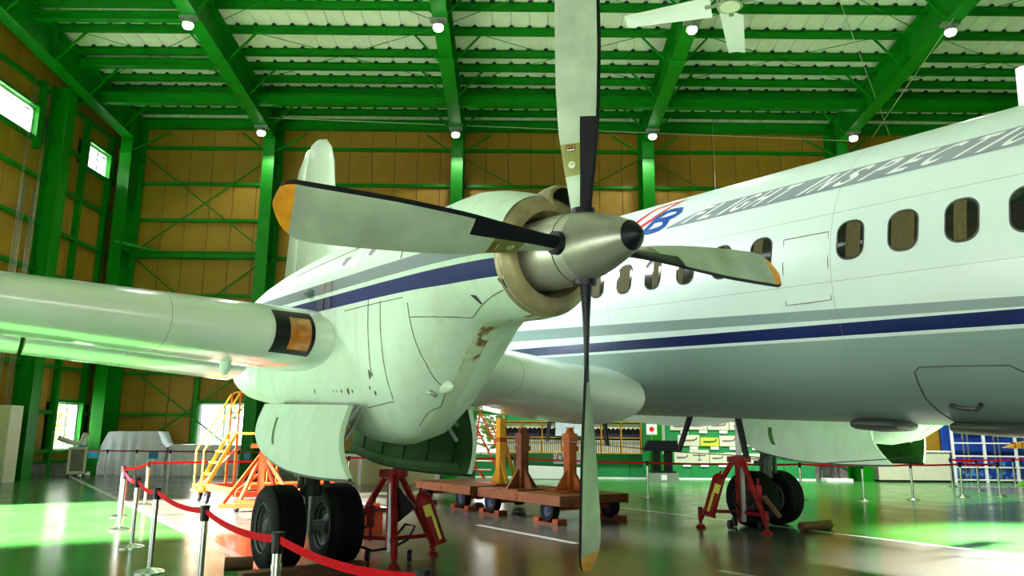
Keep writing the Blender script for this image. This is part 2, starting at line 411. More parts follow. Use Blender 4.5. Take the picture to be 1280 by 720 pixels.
# frames: columns and rafters
FX = [-15.2, -9.6, -2.2, 5.3, 12.95, 20.6]
def rz_low(y): return 12.95 + .09 * (28.4 - y)
ceiling = B()
ceiling.add([(XL - .3, YB + .3, zr(YB + .3) + .34), (XR, YB + .3, zr(YB + .3) + .34), (XR, YF, zr(YF) + .34), (XL - .3, YF, zr(YF) + .34)], [(0, 1, 2, 3)])
ceiling.add([(XL - .3, YB + .3, zr(YB + .3) + .5), (XR, YB + .3, zr(YB + .3) + .5), (XR, YF, zr(YF) + .5), (XL - .3, YF, zr(YF) + .5)], [(0, 1, 2, 3)])
ce = struct('ceiling', ceiling, m_deck)
for i, x in enumerate(FX):
    m = B()
    m.span((x - .23, 28.3, 0), (x + .23, 28.34, 13.1)); m.span((x - .022, 28.34, 0), (x + .022, 29.4, 13.9)); m.span((x - .23, 29.4, 0), (x + .23, 29.44, 14.0))
    for z in (4.2, 8.4, 12.3): m.span((x - .22, 28.34, z - .01), (x + .22, 29.4, z + .01))
    m.span((x - .24, 28.27, 12.28), (x + .24, 28.3, 12.4))
    m.build('column', m_steel, wb)
    m = B(); ys = [28.36, YF]; tw = .018
    for s0, s1, th in ((rz_low, None, .04),):
        m.prism([(ys[0], rz_low(ys[0])), (ys[1], rz_low(ys[1])), (ys[1], rz_low(ys[1]) + .04), (ys[0], rz_low(ys[0]) + .04)], lambda u, v, k: (x + (-.23 if k else .23), u, v))
        m.prism([(29.4, zr(29.4) - .24), (ys[1], zr(ys[1]) - .24), (ys[1], zr(ys[1]) - .2), (29.4, zr(29.4) - .2)], lambda u, v, k: (x + (-.23 if k else .23), u, v))
        m.prism([(29.4, rz_low(29.4) + .02), (29.4, zr(29.4) - .22), (ys[1], zr(ys[1]) - .22), (ys[1], rz_low(ys[1]) + .02)], lambda u, v, k: (x + (-tw if k else tw), u, v))
    for y in (28.36, 23.0, 17.5, 12.0):
        m.span((x - .2, y - .012, rz_low(y) + .03), (x + .2, y + .012, zr(y) - .23))
    m.span((x - .25, 22.6, rz_low(22.6) - .035), (x + .25, 23.4, rz_low(23) + .01))
    m.build('rafter', m_steel, ce)
# gable posts along the left wall
for y in (24.85, 4.2):
    m = B(); m.span((XL + .58, y - .25, 0), (XL + .62, y + .25, 13.4)); m.span((XL, y - .02, 0), (XL + .58, y + .02, 13.4)); m.span((XL - .02, y - .25, 0), (XL + .02, y + .25, 13.4)); m.build('post', m_steel, wl)
for y, z0, z1 in ((26.75, 0, 13), (28.5, 0, 13), (24.0, 10.8, 13.2)):
    B().span((XL, y - .09, z0), (XL + .2, y + .09, z1)).build('stud', m_steel, wl)
for x in (-12.1, -9.98): B().span((x - .08, YB - .17, 0), (x + .08, YB, 3.75)).build('stud', m_steel, wb)
# purlins (C sections), every second one stiffened by fly braces
PY = [28.46, 27.65, 26.84, 26.06, 25.22, 24.37, 23.09, 21.8]
while PY[-1] > YF + 1.3: PY.append(PY[-1] - 1.28)
for i, y in enumerate(PY):
    z = zr(y); m = B()
    m.span((XL, y - .008, z - .27), (XR, y + .008, z)); m.span((XL, y - .11, z - .27), (XR, y, z - .255)); m.span((XL, y - .11, z - .012), (XR, y, z))
    m.span((XL, y - .11, z - .27), (XR, y - .10, z - .22))
    m.build('purlin', m_steel, ce)
for y, zz, a, b in ((29.25, 13.93, XL, XR), (26.06, 13.55, XL, XR)):
    B().hbeam((a, y, zz), (b, y, zz), .42, .25).build('eave_strut', m_steel, ce)
for y in (24.6, 22.0):
    B().hbeam((XL, y, zr(y) - .42), (-9.6, y, zr(y) - .42), .3, .22).build('end_strut', m_steel, ce)
for x in FX:
    for y in (PY[1], PY[4], PY[6], PY[8], PY[10]):
        for sgn in (-1, 1):
            if x + sgn * 1.1 < XL: continue
            B().beam((x + sgn * .2, y - .05, rz_low(y) + .08), (x + sgn * 1.15, y - .05, zr(y) - .2), .06, .06).build('fly_brace', m_steel, ce)
    for sgn in (-1, 1):
        if x + sgn * 1.1 < XL: continue
        B().beam((x + sgn * .2, 28.5, 12.5), (x + sgn * 1.3, 29.0, 13.45), .07, .07).build('knee_brace', m_steel, wb)
def rod(p, q, r, name, par): B().cyl(p, q, r, n=5).build(name, m_steel, par)
for i in range(len(FX) - 1):
    for y0, y1 in ((26.06, 22.5), (22.5, 18), (18, 13)):
        a, b = FX[i], FX[i + 1]
        rod((a, y0, zr(y0) - .26), (b, y1, zr(y1) - .26), .013, 'roof_brace_rod', ce); rod((b, y0, zr(y0) - .26), (a, y1, zr(y1) - .26), .013, 'roof_brace_rod', ce)
    if i in (0, 2, 3):
        a, b = FX[i] + .2, FX[i + 1] - .2
        for z0, z1 in ((.4, 4.2), (4.2, 8.3), (8.6, 12.6)):
            rod((a, YB - .2, z0), (b, YB - .2, z1), .03 if i == 0 else .02, 'wall_brace_rod', wb); rod((b, YB - .2, z0), (a, YB - .2, z1), .03 if i == 0 else .02, 'wall_brace_rod', wb)
# roof deck panels: one folded sheet per 0.6 m, dark gaps where a rib crosses a purlin
def deck_mesh():
    m = B(); ya, yb = YB, YF; w = .6
    prof = [(0, 0), (.27, 0), (.283, .045), (.317, .045), (.33, 0), (.6, 0)]
    r = lambda y: [(x, y, zr(y) + .01 + h) for x, h in prof]
    m.loft([r(ya), r(yb)], 0, False, False, closed=False)
    for y in PY:
        m.prism([(.22, -.01), (.38, -.01), (.325, .035), (.275, .035)], lambda u, v, k: (u, y - .12 - .1 * k, zr(y) + v - .02), 1)
    o = m.build('deck_panel', [m_deck, m_dark], weld=False); me = o.data; D.objects.remove(o); return me
dk = deck_mesh(); x = XL
while x < XR - .1: link('deck_panel', dk, ce, (x, 0, 0)); x += .6
# front and right walls stay outside the frame: right wall closed, front doors open below 9 m
struct('wall_right', B().span((XR, YF, 0), (XR + .2, YB + .3, 17.6)), m_ochre)
struct('wall_front', B().span((XL - .3, YF - .2, 4), (XR, YF, 17.8)).span((XL - .3, YF - .2, 0), (-5, YF, 4)).span((5, YF - .2, 0), (XR, YF, 4)), m_ochre)
# windows
def window(n, f, u0, u1, v0, v1, mull, mf=None, out=.0):
    m = B(); t = .055
    for a, b, c, d in ((u0, u1, v0, v0 + t), (u0, u1, v1 - t, v1), (u0, u0 + t, v0, v1), (u1 - t, u1, v0, v1)):
        m.span(*f(a, b, c, d, -.02, .1))
    for k in mull: m.span(*f(k - .03, k + .03, v0, v1, -.0, .06))
    o = struct('window_%d' % n, m, mf or m_white)
    es = [u0 + t] + list(mull) + [u1 - t]
    for a, b in zip(es, es[1:]): B().span(*f(a, b, v0 + t, v1 - t, .02, .03)).build('pane', m_glass, o)
    m = B(); w = .1
    for a, b, c, d in ((u0 - w, u1 + w, v0 - w, v0), (u0 - w, u1 + w, v1, v1 + w), (u0 - w, u0, v0, v1), (u1, u1 + w, v0, v1)): m.span(*f(a, b, c, d, -.2, .02))
    m.build('casing', m_steel, o)
fb = lambda a, b, c, d, e, g: ((a, YB + e, c), (b, YB + g, d))
fL = lambda a, b, c, d, e, g: ((XL - g, a, c), (XL - e, b, d))
window(1, fL, *LW[0], (27.75,)); window(2, fL, *LW[1], (27.8,)); window(3, fL, *LW[2], (21.5,)); window(4, fb, *BW[0], (-11.0,)); window(5, fb, *BW[1], ()); window(6, fL, *LW[4], (8.7, 12, 15.2))
# light green doors beside the windows
B().span((-10.0, YB - .2, .05), (-9.2, YB - .02, 2.5)).build('door_1', m_panel)['kind'] = 'structure'

# ------------------------------------------------------------------ the aeroplane
BASE = (-4.8, 4.3, -3.067)
air = thing('airplane', 'white twin turboprop airliner with navy and grey stripes, parked indoors', 'airplane')
Rm = AM.to_4x4(); air.matrix_world = Matrix.Translation(HUB + AM @ Vector(BASE)) @ Rm
OFF = (-BASE[0], -BASE[1], -BASE[2])
def part(mb, name, m, parent=None, **k):
    o = mb.build(name, m, parent or air, **k)
    if not parent: o.location = OFF
    return o
def hub_empty(name, y):                                     # a part that only groups sub-parts
    o = link(name, None, air, OFF); o.empty_display_size = .2; return o
FY, FZ, FR = 4.3, .265, 1.44
# fuselage
prof = [(7.12, .03, -.38), (7.05, .2, -.37), (6.9, .42, -.33), (6.55, .76, -.22), (6.0, 1.08, -.1), (5.3, 1.31, -.02), (4.5, 1.42, 0), (3.8, 1.44, 0), (2.5, 1.44, 0), (1, 1.44, 0), (-1, 1.44, 0), (-3, 1.44, 0), (-5, 1.44, 0), (-7, 1.44, 0), (-9, 1.44, 0), (-11, 1.37, .06), (-13, 1.18, .22), (-15, .90, .42), (-17, .60, .66), (-19, .28, .9), (-19.7, .04, 1.0)]
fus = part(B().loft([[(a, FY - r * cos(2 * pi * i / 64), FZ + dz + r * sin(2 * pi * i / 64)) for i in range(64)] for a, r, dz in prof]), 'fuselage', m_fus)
def cy(a, ang, R=FR + .004):
    t = radians(ang); return (a, FY - R * cos(t), FZ + R * sin(t))
DEG = degrees(1) / FR                                        # degrees per metre of arc
# title band, letters and emblem: printed film on the skin
bandp = [(-2.25, 31.6), (-1.6, 41.2)]
m = B(); n = 40; a1 = 3.6
rows = []
for j in range(7):
    v = j / 6; ang = 31.6 + v * 9.8; s0 = -2.2 + v * .62
    rows.append([cy(s0 + (a1 - s0) * i / n, ang) for i in range(n + 1)])
m.loft(rows, 0, True, False, closed=False)
band = part(m, 'title_band', m_band); band['label'] = 'grey band with white slanted lettering'
cells = {'F': -1.92, 'L': -1.69, 'I': -1.40, 'G': -1.28, 'H': -1.05, 'T': -.80, 'I2': -.40, 'N': -.285, 'S': -.02, 'P': .26, 'E': .53, 'C': .79, 'T2': 1.05, 'I3': 1.29, 'O': 1.44, 'N2': 1.74}
def glyph_polys(ch):
    cu_ = D.curves.new('g', 'FONT'); cu_.body = ch; cu_.size = 1; cu_.offset = .022; o = D.objects.new('g', cu_); C.objects.link(o)
    dg = bpy.context.evaluated_depsgraph_get(); me = o.evaluated_get(dg).to_mesh(); r = ([tuple(v.co) for v in me.vertices], [tuple(p.vertices) for p in me.polygons])
    o.evaluated_get(dg).to_mesh_clear(); D.objects.remove(o); return r
def letters(mb, txts, place, mi=0):
    """txts: (char, x0, width, height)"""
    cache = {}
    for ch, x0, w, h, fn in txts:
        if ch not in cache: cache[ch] = glyph_polys(ch)
        vs, fs = cache[ch]
        if not vs: continue
        xa = min(v[0] for v in vs); xb = max(v[0] for v in vs); ya = min(v[1] for v in vs); yb = max(v[1] for v in vs)
        mb.add([fn(x0 + (v[0] - xa) / (xb - xa) * w, (v[1] - ya) / (yb - ya) * h) for v in vs], fs, mi)
tx = []
fnb = lambda x, y: cy(x + y * 1.45, 32.5 + y * DEG, FR + .0075)
for k, a in cells.items():
    ch = k[0]; w = .05 if ch == 'I' else .16
    tx.append((ch, a - .02, w, .20, fnb))
m = B(); letters(m, tx, None); lt = part(m, 'lettering', m_text, band)
def ribbon(pts, w0, w1, R=FR + .005):
    m = B(); P = [Vector((a, g / DEG, 0)) for a, g in pts]; rows = [[], []]
    Q = []
    for i in range(len(P) - 1):
        for k in range(4): Q.append(P[i].lerp(P[i + 1], k / 4))
    Q.append(P[-1])
    for i, p in enumerate(Q):
        t = (Q[min(i + 1, len(Q) - 1)] - Q[max(i - 1, 0)]).normalized(); nn = Vector((-t.y, t.x, 0)); w = w0 + (w1 - w0) * i / (len(Q) - 1)
        for k in (0, 1):
            q = p + nn * w * (k - .5); rows[k].append(cy(q.x, q.y * DEG, R))
    return m.loft(rows, 0, True, False, closed=False)
em = hub_empty('emblem', 0)
part(ribbon([(-2.86, 41), (-2.82, 44.7), (-2.75, 50.2), (-2.7, 54.5), (-2.56, 56.4), (-2.47, 57), (-2.25, 57.6)], .075, .03), 'red_stroke', m_logor, em)
part(ribbon([(-2.78, 33), (-2.66, 38.7), (-2.56, 42.0), (-2.51, 45.6), (-2.44, 49.4), (-2.37, 54), (-2.27, 57.2)], .08, .035), 'red_stroke', m_logor, em)
part(ribbon([(-2.56, 32.6), (-2.51, 36.5), (-2.44, 43.7), (-2.36, 46.5), (-2.25, 46.6), (-2.14, 45.7), (-2.10, 42.2), (-2.17, 40.2), (-2.28, 39.6), (-2.44, 39.9)], .085, .085), 'blue_letter', m_logob, em)
part(ribbon([(-2.3, 39.6), (-2.24, 37.5), (-2.23, 34.6), (-2.3, 32.9), (-2.41, 32.4), (-2.56, 32.6)], .09, .085), 'blue_letter', m_logob, em)
# cabin windows
def rrect(w, h, r, n=6):
    p = []
    for cx, cy_, t0 in ((w / 2 - r, h / 2 - r, 0), (-w / 2 + r, h / 2 - r, 90), (-w / 2 + r, -h / 2 + r, 180), (w / 2 - r, -h / 2 + r, 270)):
        for k in range(n + 1): t = radians(t0 + 90 * k / n); p.append((cx + r * cos(t), cy_ + r * sin(t)))
    return p
def patch(mb, poly, a0, g0, R, mi=0):
    c0 = cy(a0, g0, R); vs = [c0] + [cy(a0 + u, g0 + v * DEG, R) for u, v in poly]; n = len(poly)
    mb.add(vs, [(0, i + 1, (i + 1) % n + 1) for i in range(n)], mi, True); return mb
def rim(mb, poly, a0, g0, R0, R1, k, mi=0):
    o = [cy(a0 + u * k, g0 + v * k * DEG, R0) for u, v in poly]; i_ = [cy(a0 + u, g0 + v * DEG, R1) for u, v in poly]
    return mb.loft([o, i_], mi, True, False)
wins = [1.71, 1.235, .76, .28, -.68, -1.18, -1.68, -2.18, -2.66, -3.15]
for k, a in enumerate(wins + [2.65, 3.12]):
    P = rrect(.245, .345, .105)
    w = part(patch(B(), P, a, 7.5, FR + .004), 'cabin_window', m_glassdark)
    part(rim(B(), P, a, 7.5, FR + .003, FR + .008, 1.09), 'window_rim', m_seam, w)
    cw = [(.02, .11), (-.06, .04), (-.1, .1), (-.04, .1), (-.09, .02), (.03, .11), (-.1, -.03), (.0, .1), (-.1, .1), (-.09, .06)][k % 10]
    u0, u1 = min(cw), max(cw)
    q = [(max(u0, min(u1, u)) * 1, v * .97) for u, v in P]
    part(patch(B(), q, a, 7.5, FR + .0055), 'curtain', m_curtain, w)
# skin access panels, hatch, handle
def seamline(pts, r=.0035, n=5, closed=False): return B().tube(pts + (pts[:1] if closed else []), r, n)
hp = [(.6, -43.2), (.66, -41.2), (1.0, -41.2), (1.36, -41.5), (1.46, -45), (1.6, -60), (1.5, -76), (1.2, -81), (.7, -82), (.58, -77.3), (.55, -57.6), (.58, -48)]
hp2 = []
for i in range(len(hp)):
    p, q = hp[i], hp[(i + 1) % len(hp)]
    for k in range(4): hp2.append((p[0] + (q[0] - p[0]) * k / 4, p[1] + (q[1] - p[1]) * k / 4))
h = part(seamline([cy(*p, R=FR + .001) for p in hp2], .006, closed=True), 'baggage_hatch', m_seam)
part(B().tube([cy(.72, -60.5, FR + .01), cy(.8, -61.2, FR + .03), cy(.95, -60.5, FR + .05), cy(1.0, -58.5, FR + .03)], .02), 'handle', m_dark, h)
part(seamline([cy(*p, R=FR + .001) for p in [(-.42, 12), (.06, 12), (.06, 0), (.06, -13.5), (-.2, -13.8), (-.42, -13.8), (-.42, 0)]], .004, closed=True), 'skin_panel', m_seam)
# antenna masts and the wire under the belly, dorsal blade antenna
for a, dx in ((-2.9, -.22), (-2.15, .13), (-5.9, -.08), (-4.62, .1)):
    m = B(); m.loft([[(a + dx * t + .055 * cos(q) * (1 - .15 * t), FY + .018 * sin(q), -1.14 - .5 * t) for q in [2 * pi * k / 10 for k in range(10)]] for t in (0, .5, 1)]); part(m, 'antenna_mast', m_black)
part(B().tube([(-6.0, FY, -1.62), (-4.5, FY, -1.63), (-3.1, FY, -1.64), (-2.05, FY, -1.62), (-1, FY, -1.63), (0, FY, -1.5)], .006, 5), 'antenna_wire', m_dark)
for a0, a1 in ((-.42, .12), (.52, 1.5)):
    m = B(); m.loft([[(a0 + (a1 - a0) * t, FY - .25 + w * .26 * cos(q), -1.17 + w * .07 * sin(q) - .02) for q in [2 * pi * k / 12 for k in range(12)]] for t, w in ((0, .3), (.06, .8), (.5, 1), (.94, .8), (1, .3))]); part(m, 'belly_fairing', m_fair)
m = B(); m.loft([[(1.52 - .12 * t + .32 * (1 - .35 * t) * cos(q), FY - .1 + .03 * sin(q), FZ + FR - .03 + .46 * t) for q in [2 * pi * k / 12 for k in range(12)]] for t in (0, .5, .9, 1)]); part(m, 'blade_antenna', m_white)
m = B(); m.loft([[(-13.5 + .3 * sqrt(max(0, 1 - t * t)) * cos(q), FY + .16 * sqrt(max(0, 1 - t * t)) * sin(q), 2.35 + .28 * t) for q in [2 * pi * k / 12 for k in range(12)]] for t in (0, .4, .75, .95, 1)]); part(m, 'dome_antenna', m_white)
# fin, rudder, tailplane
def foil(le, te, y, z, t, n=10):
    c = le - te; up = []; lo = []
    for k in range(n + 1):
        q = pi * k / n; x = (1 - cos(q)) / 2; th = t * 2.6 * (.2969 * sqrt(x) - .126 * x - .3516 * x * x + .2843 * x ** 3 - .1036 * x ** 4); up.append((le - c * x, y + th, z)); lo.append((le - c * x, y - th, z))
    return up + lo[-2:0:-1]
finz = [(1.2, -11.8, -19.1), (1.7, -12.6, -19.1), (2.2, -13.6, -19.1), (2.8, -14.5, -19.1), (3.5, -15.35, -19.1), (4.3, -15.95, -19.05), (5.2, -16.3, -18.95), (5.85, -16.46, -18.85), (6.35, -16.75, -18.75), (6.7, -17.2, -18.65), (6.83, -17.7, -18.55)]
part(B().loft([foil(le, te, FY, z, .42 if z < 6.6 else .2) for z, le, te in finz]), 'fin', m_wing)
rud = [(1.6, -19.12, -20.35), (3.0, -19.12, -20.12), (4.3, -19.07, -19.97), (5.64, -18.9, -19.84), (6.3, -18.78, -19.5), (6.75, -18.6, -18.9)]
part(B().loft([foil(le, te, FY, z, .14) for z, le, te in rud]), 'rudder', m_wing)
for sg in (-1, 1):
    part(B().loft([[(p[0], FY + sg * d, .95 + d * .02 + (p[1])) for p in foil(-16.2 - .22 * d, -18.9 + .02 * d, 0, 0, .3)] for d in (.2, 2.5, 5.2, 5.45)]), 'tailplane', m_wing)
# wings
def wing_sec(d): return -2.65 - .098 * d, -.51 + (d - 4.92) * (.055 if d > 4.92 else .115), 4.6 - .19 * d
def af(psi, tc):
    x = (1 - cos(psi)) / 2; y = tc / .2 * (.2969 * sqrt(x) - .126 * x - .3516 * x * x + .2843 * x ** 3 - .1036 * x ** 4)
    return x, (y if psi >= 0 else -y * .92) + .02 * sin(pi * x)
INC = radians(2.0)
def wpt(d, psi, sg, off=0., grow=1., tc=None, dle=0.):
    le, c0, ch = wing_sec(d); ch *= grow; le += dle
    tcv = tc if tc else .165 + .005 * min(d, 4.9) - .0045 * max(0, d - 4.9)
    x, y = af(psi, tcv)
    if off:
        x2, y2 = af(psi + .02, tcv); x1, y1 = af(psi - .02, tcv); tx_, ty_ = x2 - x1, y2 - y1; L = sqrt(tx_ * tx_ + ty_ * ty_) or 1
        nx, ny = -ty_ / L, tx_ / L
        x += nx * off / ch; y += ny * off / ch
    X, Z = -x * ch, y * ch
    return (le + X * cos(INC) - Z * sin(INC) * 0, FY + sg * d, c0 + Z + X * sin(INC))
PSI = [-(.70 - .70 * k / 14) * 1.0 * pi * .92 for k in range(14)] + [(.70 * k / 14) * pi * .92 for k in range(15)]
ds = [1.0, 1.5, 2.2, 3.2, 4.92, 7, 9, 11, 13, 14.8, 15.7, 16.0]
for sg in (-1, 1):
    rings = []
    for d in ds:
        if d == 1.0: rings.append([wpt(d, p, sg, 0, 1.0, .19, .02) for p in PSI])
        elif d == 1.5: rings.append([wpt(d, p, sg, 0, 1.0, .172, 0) for p in PSI])
        else: rings.append([wpt(d, p, sg, 0, 1, (.04 if d == 16 else None)) for p in PSI])
    w = part(B().loft(rings), 'wing', m_wing)
    for d0, d1 in ((1.55, 3.65), (4.98, 7.35), (7.4, 10.6)):
        rr = []
        for d in (d0, d1):
            le, c0, ch = wing_sec(d); fc = ch * .29; hx_, hz_ = le - ch * .685, c0 - ch * .685 * sin(INC) - .026 * ch
            an = radians(10); s = []
            for k in range(17):
                q = 2 * pi * k / 17; x = .5 - .5 * cos(q if q < pi else q); th = .085 * (sin(q)) * (1 - .55 * x)
                s.append((hx_ - fc * (x * cos(an) - th * sin(an) * .0), FY + sg * d, hz_ - fc * x * sin(an) + th * fc))
            rr.append(s)
        part(B().loft(rr), 'flap', m_wing)
    if sg == -1:
        m = B(); rows = []
        for k in range(13):
            psi = .50 - .98 * k / 12; rows.append([wpt(d, psi, sg, .006) for d in (5.06, 5.16, 5.26, 5.36, 5.44)])
        m.loft(rows, 0, True, False, closed=False); ll = part(m, 'landing_light', m_black)
        m = B(); rows = []
        for k in range(9):
            psi = .32 - .66 * k / 8; rows.append([wpt(d, psi, sg, .012) for d in (5.10, 5.14, 5.20, 5.26, 5.30)])
        m.loft(rows, 0, True, False, closed=False); part(m, 'lens', m_lens, ll)
        m = B(); m.loft([[(-4.2 + .1 * cos(q) * w_, FY - 5.62 + .06 * sin(q) * w_, -.83 - h_) for q in [2 * pi * k / 10 for k in range(10)]] for h_, w_ in ((-.12, 1), (0, .9), (.05, .5), (.065, .1))]); part(m, 'drain_blister', m_nac)

# nacelle cross sections: a, half width, top, bottom, lower exponent
ST = [(-.42, .455, .455, -.455, 2), (-.6, .495, .52, -.475, 2), (-.85, .53, .59, -.47, 2), (-1.08, .55, .63, -.475, 2.0), (-1.22, .56, .63, -.53, 2), (-1.36, .565, .625, -.66, 2.0), (-1.57, .57, .62, -.92, 2.1), (-1.88, .575, .61, -1.24, 2.2), (-2.19, .58, .60, -1.43, 2.4), (-2.6, .58, .59, -1.52, 2.5), (-3.0, .58, .585, -1.51, 2.6), (-3.3, .58, .59, -1.44, 2.8), (-3.6, .58, .60, -1.34, 3.2), (-3.95, .58, .61, -1.22, 4), (-4.6, .58, .58, -1.22, 5), (-5.3, .58, .52, -1.22, 5), (-5.9, .56, .44, -1.2, 4), (-6.4, .52, .34, -1.14, 3), (-6.8, .47, .25, -1.07, 2.6), (-7.4, .40, .12, -.98, 2.3), (-8.2, .30, -.04, -.85, 2), (-8.9, .18, -.2, -.72, 2), (-9.3, .04, -.33, -.6, 2)]
def sec_at(a):
    for p, q in zip(ST, ST[1:]):
        if q[0] <= a <= p[0]:
            t = (p[0] - a) / (p[0] - q[0]); return tuple(x + (y - x) * t for x, y in zip(p, q))
    return ST[0] if a > ST[0][0] else ST[-1]
def nring(st, n=48):
    a, w, ct, cb, ex = st; out = []
    for i in range(n):
        q = 2 * pi * i / n; cx, sx = cos(q), sin(q); e = 2.15 if sx >= 0 else ex
        X = math.copysign(abs(cx) ** (2 / e), cx) * w; Z = math.copysign(abs(sx) ** (2 / e), sx) * (ct if sx >= 0 else -cb)
        out.append((a, X, Z))
    return out
def nside(a, z, off=.003):
    _, w, ct, cb, ex = sec_at(a); e = 2.15 if z >= 0 else ex; h_ = ct if z >= 0 else -cb
    return (a, -(w * max(0, 1 - min(1, abs(z) / h_) ** e) ** (1 / e)) - off, z)
parts_eng = []
def eng(mb, name, m, parent=None):
    o = part(mb, name, m, parent)
    if not parent: parts_eng.append(o)
    return o
nac = eng(B().loft([nring(s) for s in ST], caps=False), 'nacelle', m_nac)
lip = [(-.8, .33), (-.55, .305), (-.42, .305), (-.355, .33), (-.345, .365), (-.365, .415), (-.41, .45), (-.45, .466), (-.475, .462)]
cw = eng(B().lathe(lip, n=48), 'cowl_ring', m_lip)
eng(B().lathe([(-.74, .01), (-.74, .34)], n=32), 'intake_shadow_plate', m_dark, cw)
m = B(); rings = []
for a, rr, sc in ((-.95, .06, 1), (-.7, .12, 1), (-.5, .155, 1), (-.4, .16, 1), (-.355, .145, 1), (-.345, .12, 1), (-.40, .095, 1), (-.55, .09, 1)):
    rings.append([(a, .10 + rr * 1.05 * cos(2 * pi * k / 20), .43 + rr * .82 * sin(2 * pi * k / 20)) for k in range(20)])
m.loft(rings[:6], caps=False); eng(m, 'oil_cooler_scoop', m_lip, cw); m = B(); m.loft(rings[5:], caps=False); eng(m, 'scoop_duct', m_dark, cw)  # duct liner coloured dark for the shade inside the opening
eng(B().lathe([(-.5, .001), (-.5, .1)], (0, .10, .43), n=16), 'scoop_shade_disc', m_dark, cw)  # dark disc put in for the shade down the scoop
# seams of the cowling doors
for pts in ([(-.66, -.34), (-.68, -.6), (-.75, -.84), (-.95, -1.06)], ):
    pass
def nseam(pts, r=.004):
    q = []
    for i in range(len(pts) - 1):
        for k in range(6): t = k / 6; q.append((pts[i][0] + (pts[i + 1][0] - pts[i][0]) * t, pts[i][1] + (pts[i + 1][1] - pts[i][1]) * t))
    q.append(pts[-1]); return seamline([nside(a, z, .001) for a, z in q], r)
sm = B()
for pts in ([(-1.62, -.30), (-1.62, -.8), (-1.66, -1.0), (-1.8, -1.15), (-2.05, -1.32)], [(-1.62, -.42), (-1.1, -.44), (-.75, -.36), (-.48, -.3)], [(-2.35, -.2), (-2.35, -.85)], [(-2.9, -.26), (-1.7, -.25)], [(-2.1, -.24), (-2.1, -1.1)], [(-2.55, -1.18), (-2.1, -1.12)], [(-1.75, .09), (-1.72, .42)], [(-4.6, .3), (-3.4, .36), (-2.4, .42), (-1.2, .46)]):
    q = nseam(pts); sm.add(q.v, q.f, 0, True)
eng(sm, 'panel_seams', m_seam, nac)
def decal(poly_az, off=.004): 
    m = B(); P = [nside(a, z, off) for a, z in poly_az]; n = len(P); c = nside(sum(p[0] for p in poly_az) / n, sum(p[1] for p in poly_az) / n, off)
    return m.add([c] + P, [(0, i + 1, (i + 1) % n + 1) for i in range(n)], 0, False)
for a, z in ((-3.05, .255), (-2.42, .265)): eng(decal([(a, z - .05), (a + .11, z + .045), (a - .05, z + .045), (a - .09, z - .02)]), 'vent', m_dark, nac)
eng(decal([(-2.76 + .09 * cos(q), .245 + .085 * sin(q)) for q in [2 * pi * k / 20 for k in range(20)]]), 'round_cover', m_steelgrey, nac)
for a in (-3.35, -3.55):
    for z0, z1, mm in ((-.2, -.078, m_navycloth), (-.03, .082, m_conc)): eng(decal([(a - .085, z0), (a + .085, z0), (a + .085, z1), (a - .085, z1)], .005), 'louvre', mm, nac)
for a, z in ((-.82, -.33), (-.45, -.25)):
    eng(decal([(a - .03, z + .03), (a + .03, z + .02), (a + .03, z - .035), (a + .0, z - .04)]), 'vent', m_dark, nac)
eng(decal([(-2.4, -.93), (-2.32, -.88), (-2.4, -.83)], .005), 'vent', m_dark, nac)
for a, r in ((-3.78, .025), (-3.27, .014), (-3.18, .014), (-3.06, .018), (-2.9, .034), (-2.8, .02), (-2.42, .018), (-2.34, .022)):
    z = -1.03 if a < -2.6 else -1.0 - (a + 2.42) * .6; eng(decal([(a + r * .8 * cos(q), z + r * sin(q)) for q in [2 * pi * k / 10 for k in range(10)]]), 'drain_hole', m_dark, nac)
m = B(); m.tube([nside(-1.75, -1.02, -.01), nside(-1.72, -1.06, .06)], .022, 8); eng(m, 'drain_pipe', m_steelgrey, nac)
m = B(); m.loft([[(-3.9 + .13 * w_ * cos(q), -(.5 + h_), .02 + .05 * w_ * sin(q)) for q in [2 * pi * k / 10 for k in range(10)]] for h_, w_ in ((.0, 1), (.08, .95), (.13, .6), (.15, .15))]); eng(m, 'side_blister', m_nac, nac)
m = B(); m.loft([[(-1.585 - .02 * w_ + h_, -.13 + .04 * w_ * cos(q), -.98 + .055 * w_ * sin(q)) for q in [2 * pi * k / 10 for k in range(10)]] for h_, w_ in ((-.1, 1.1), (.0, 1.), (.05, .7), (.075, .2))]); eng(m, 'beacon_cover', m_nac, nac)
# exhaust shroud under the wing
m = B(); m.loft([[(a, .0 + w * cos(2 * pi * k / 24), zc + w * sin(2 * pi * k / 24)) for k in range(24)] for a, w, zc in ((-6.2, .44, -.72), (-6.8, .43, -.74), (-7.3, .39, -.74), (-7.7, .33, -.72), (-7.72, .28, -.72), (-7.3, .24, -.72))]); eng(m, 'exhaust_shroud', m_nac)
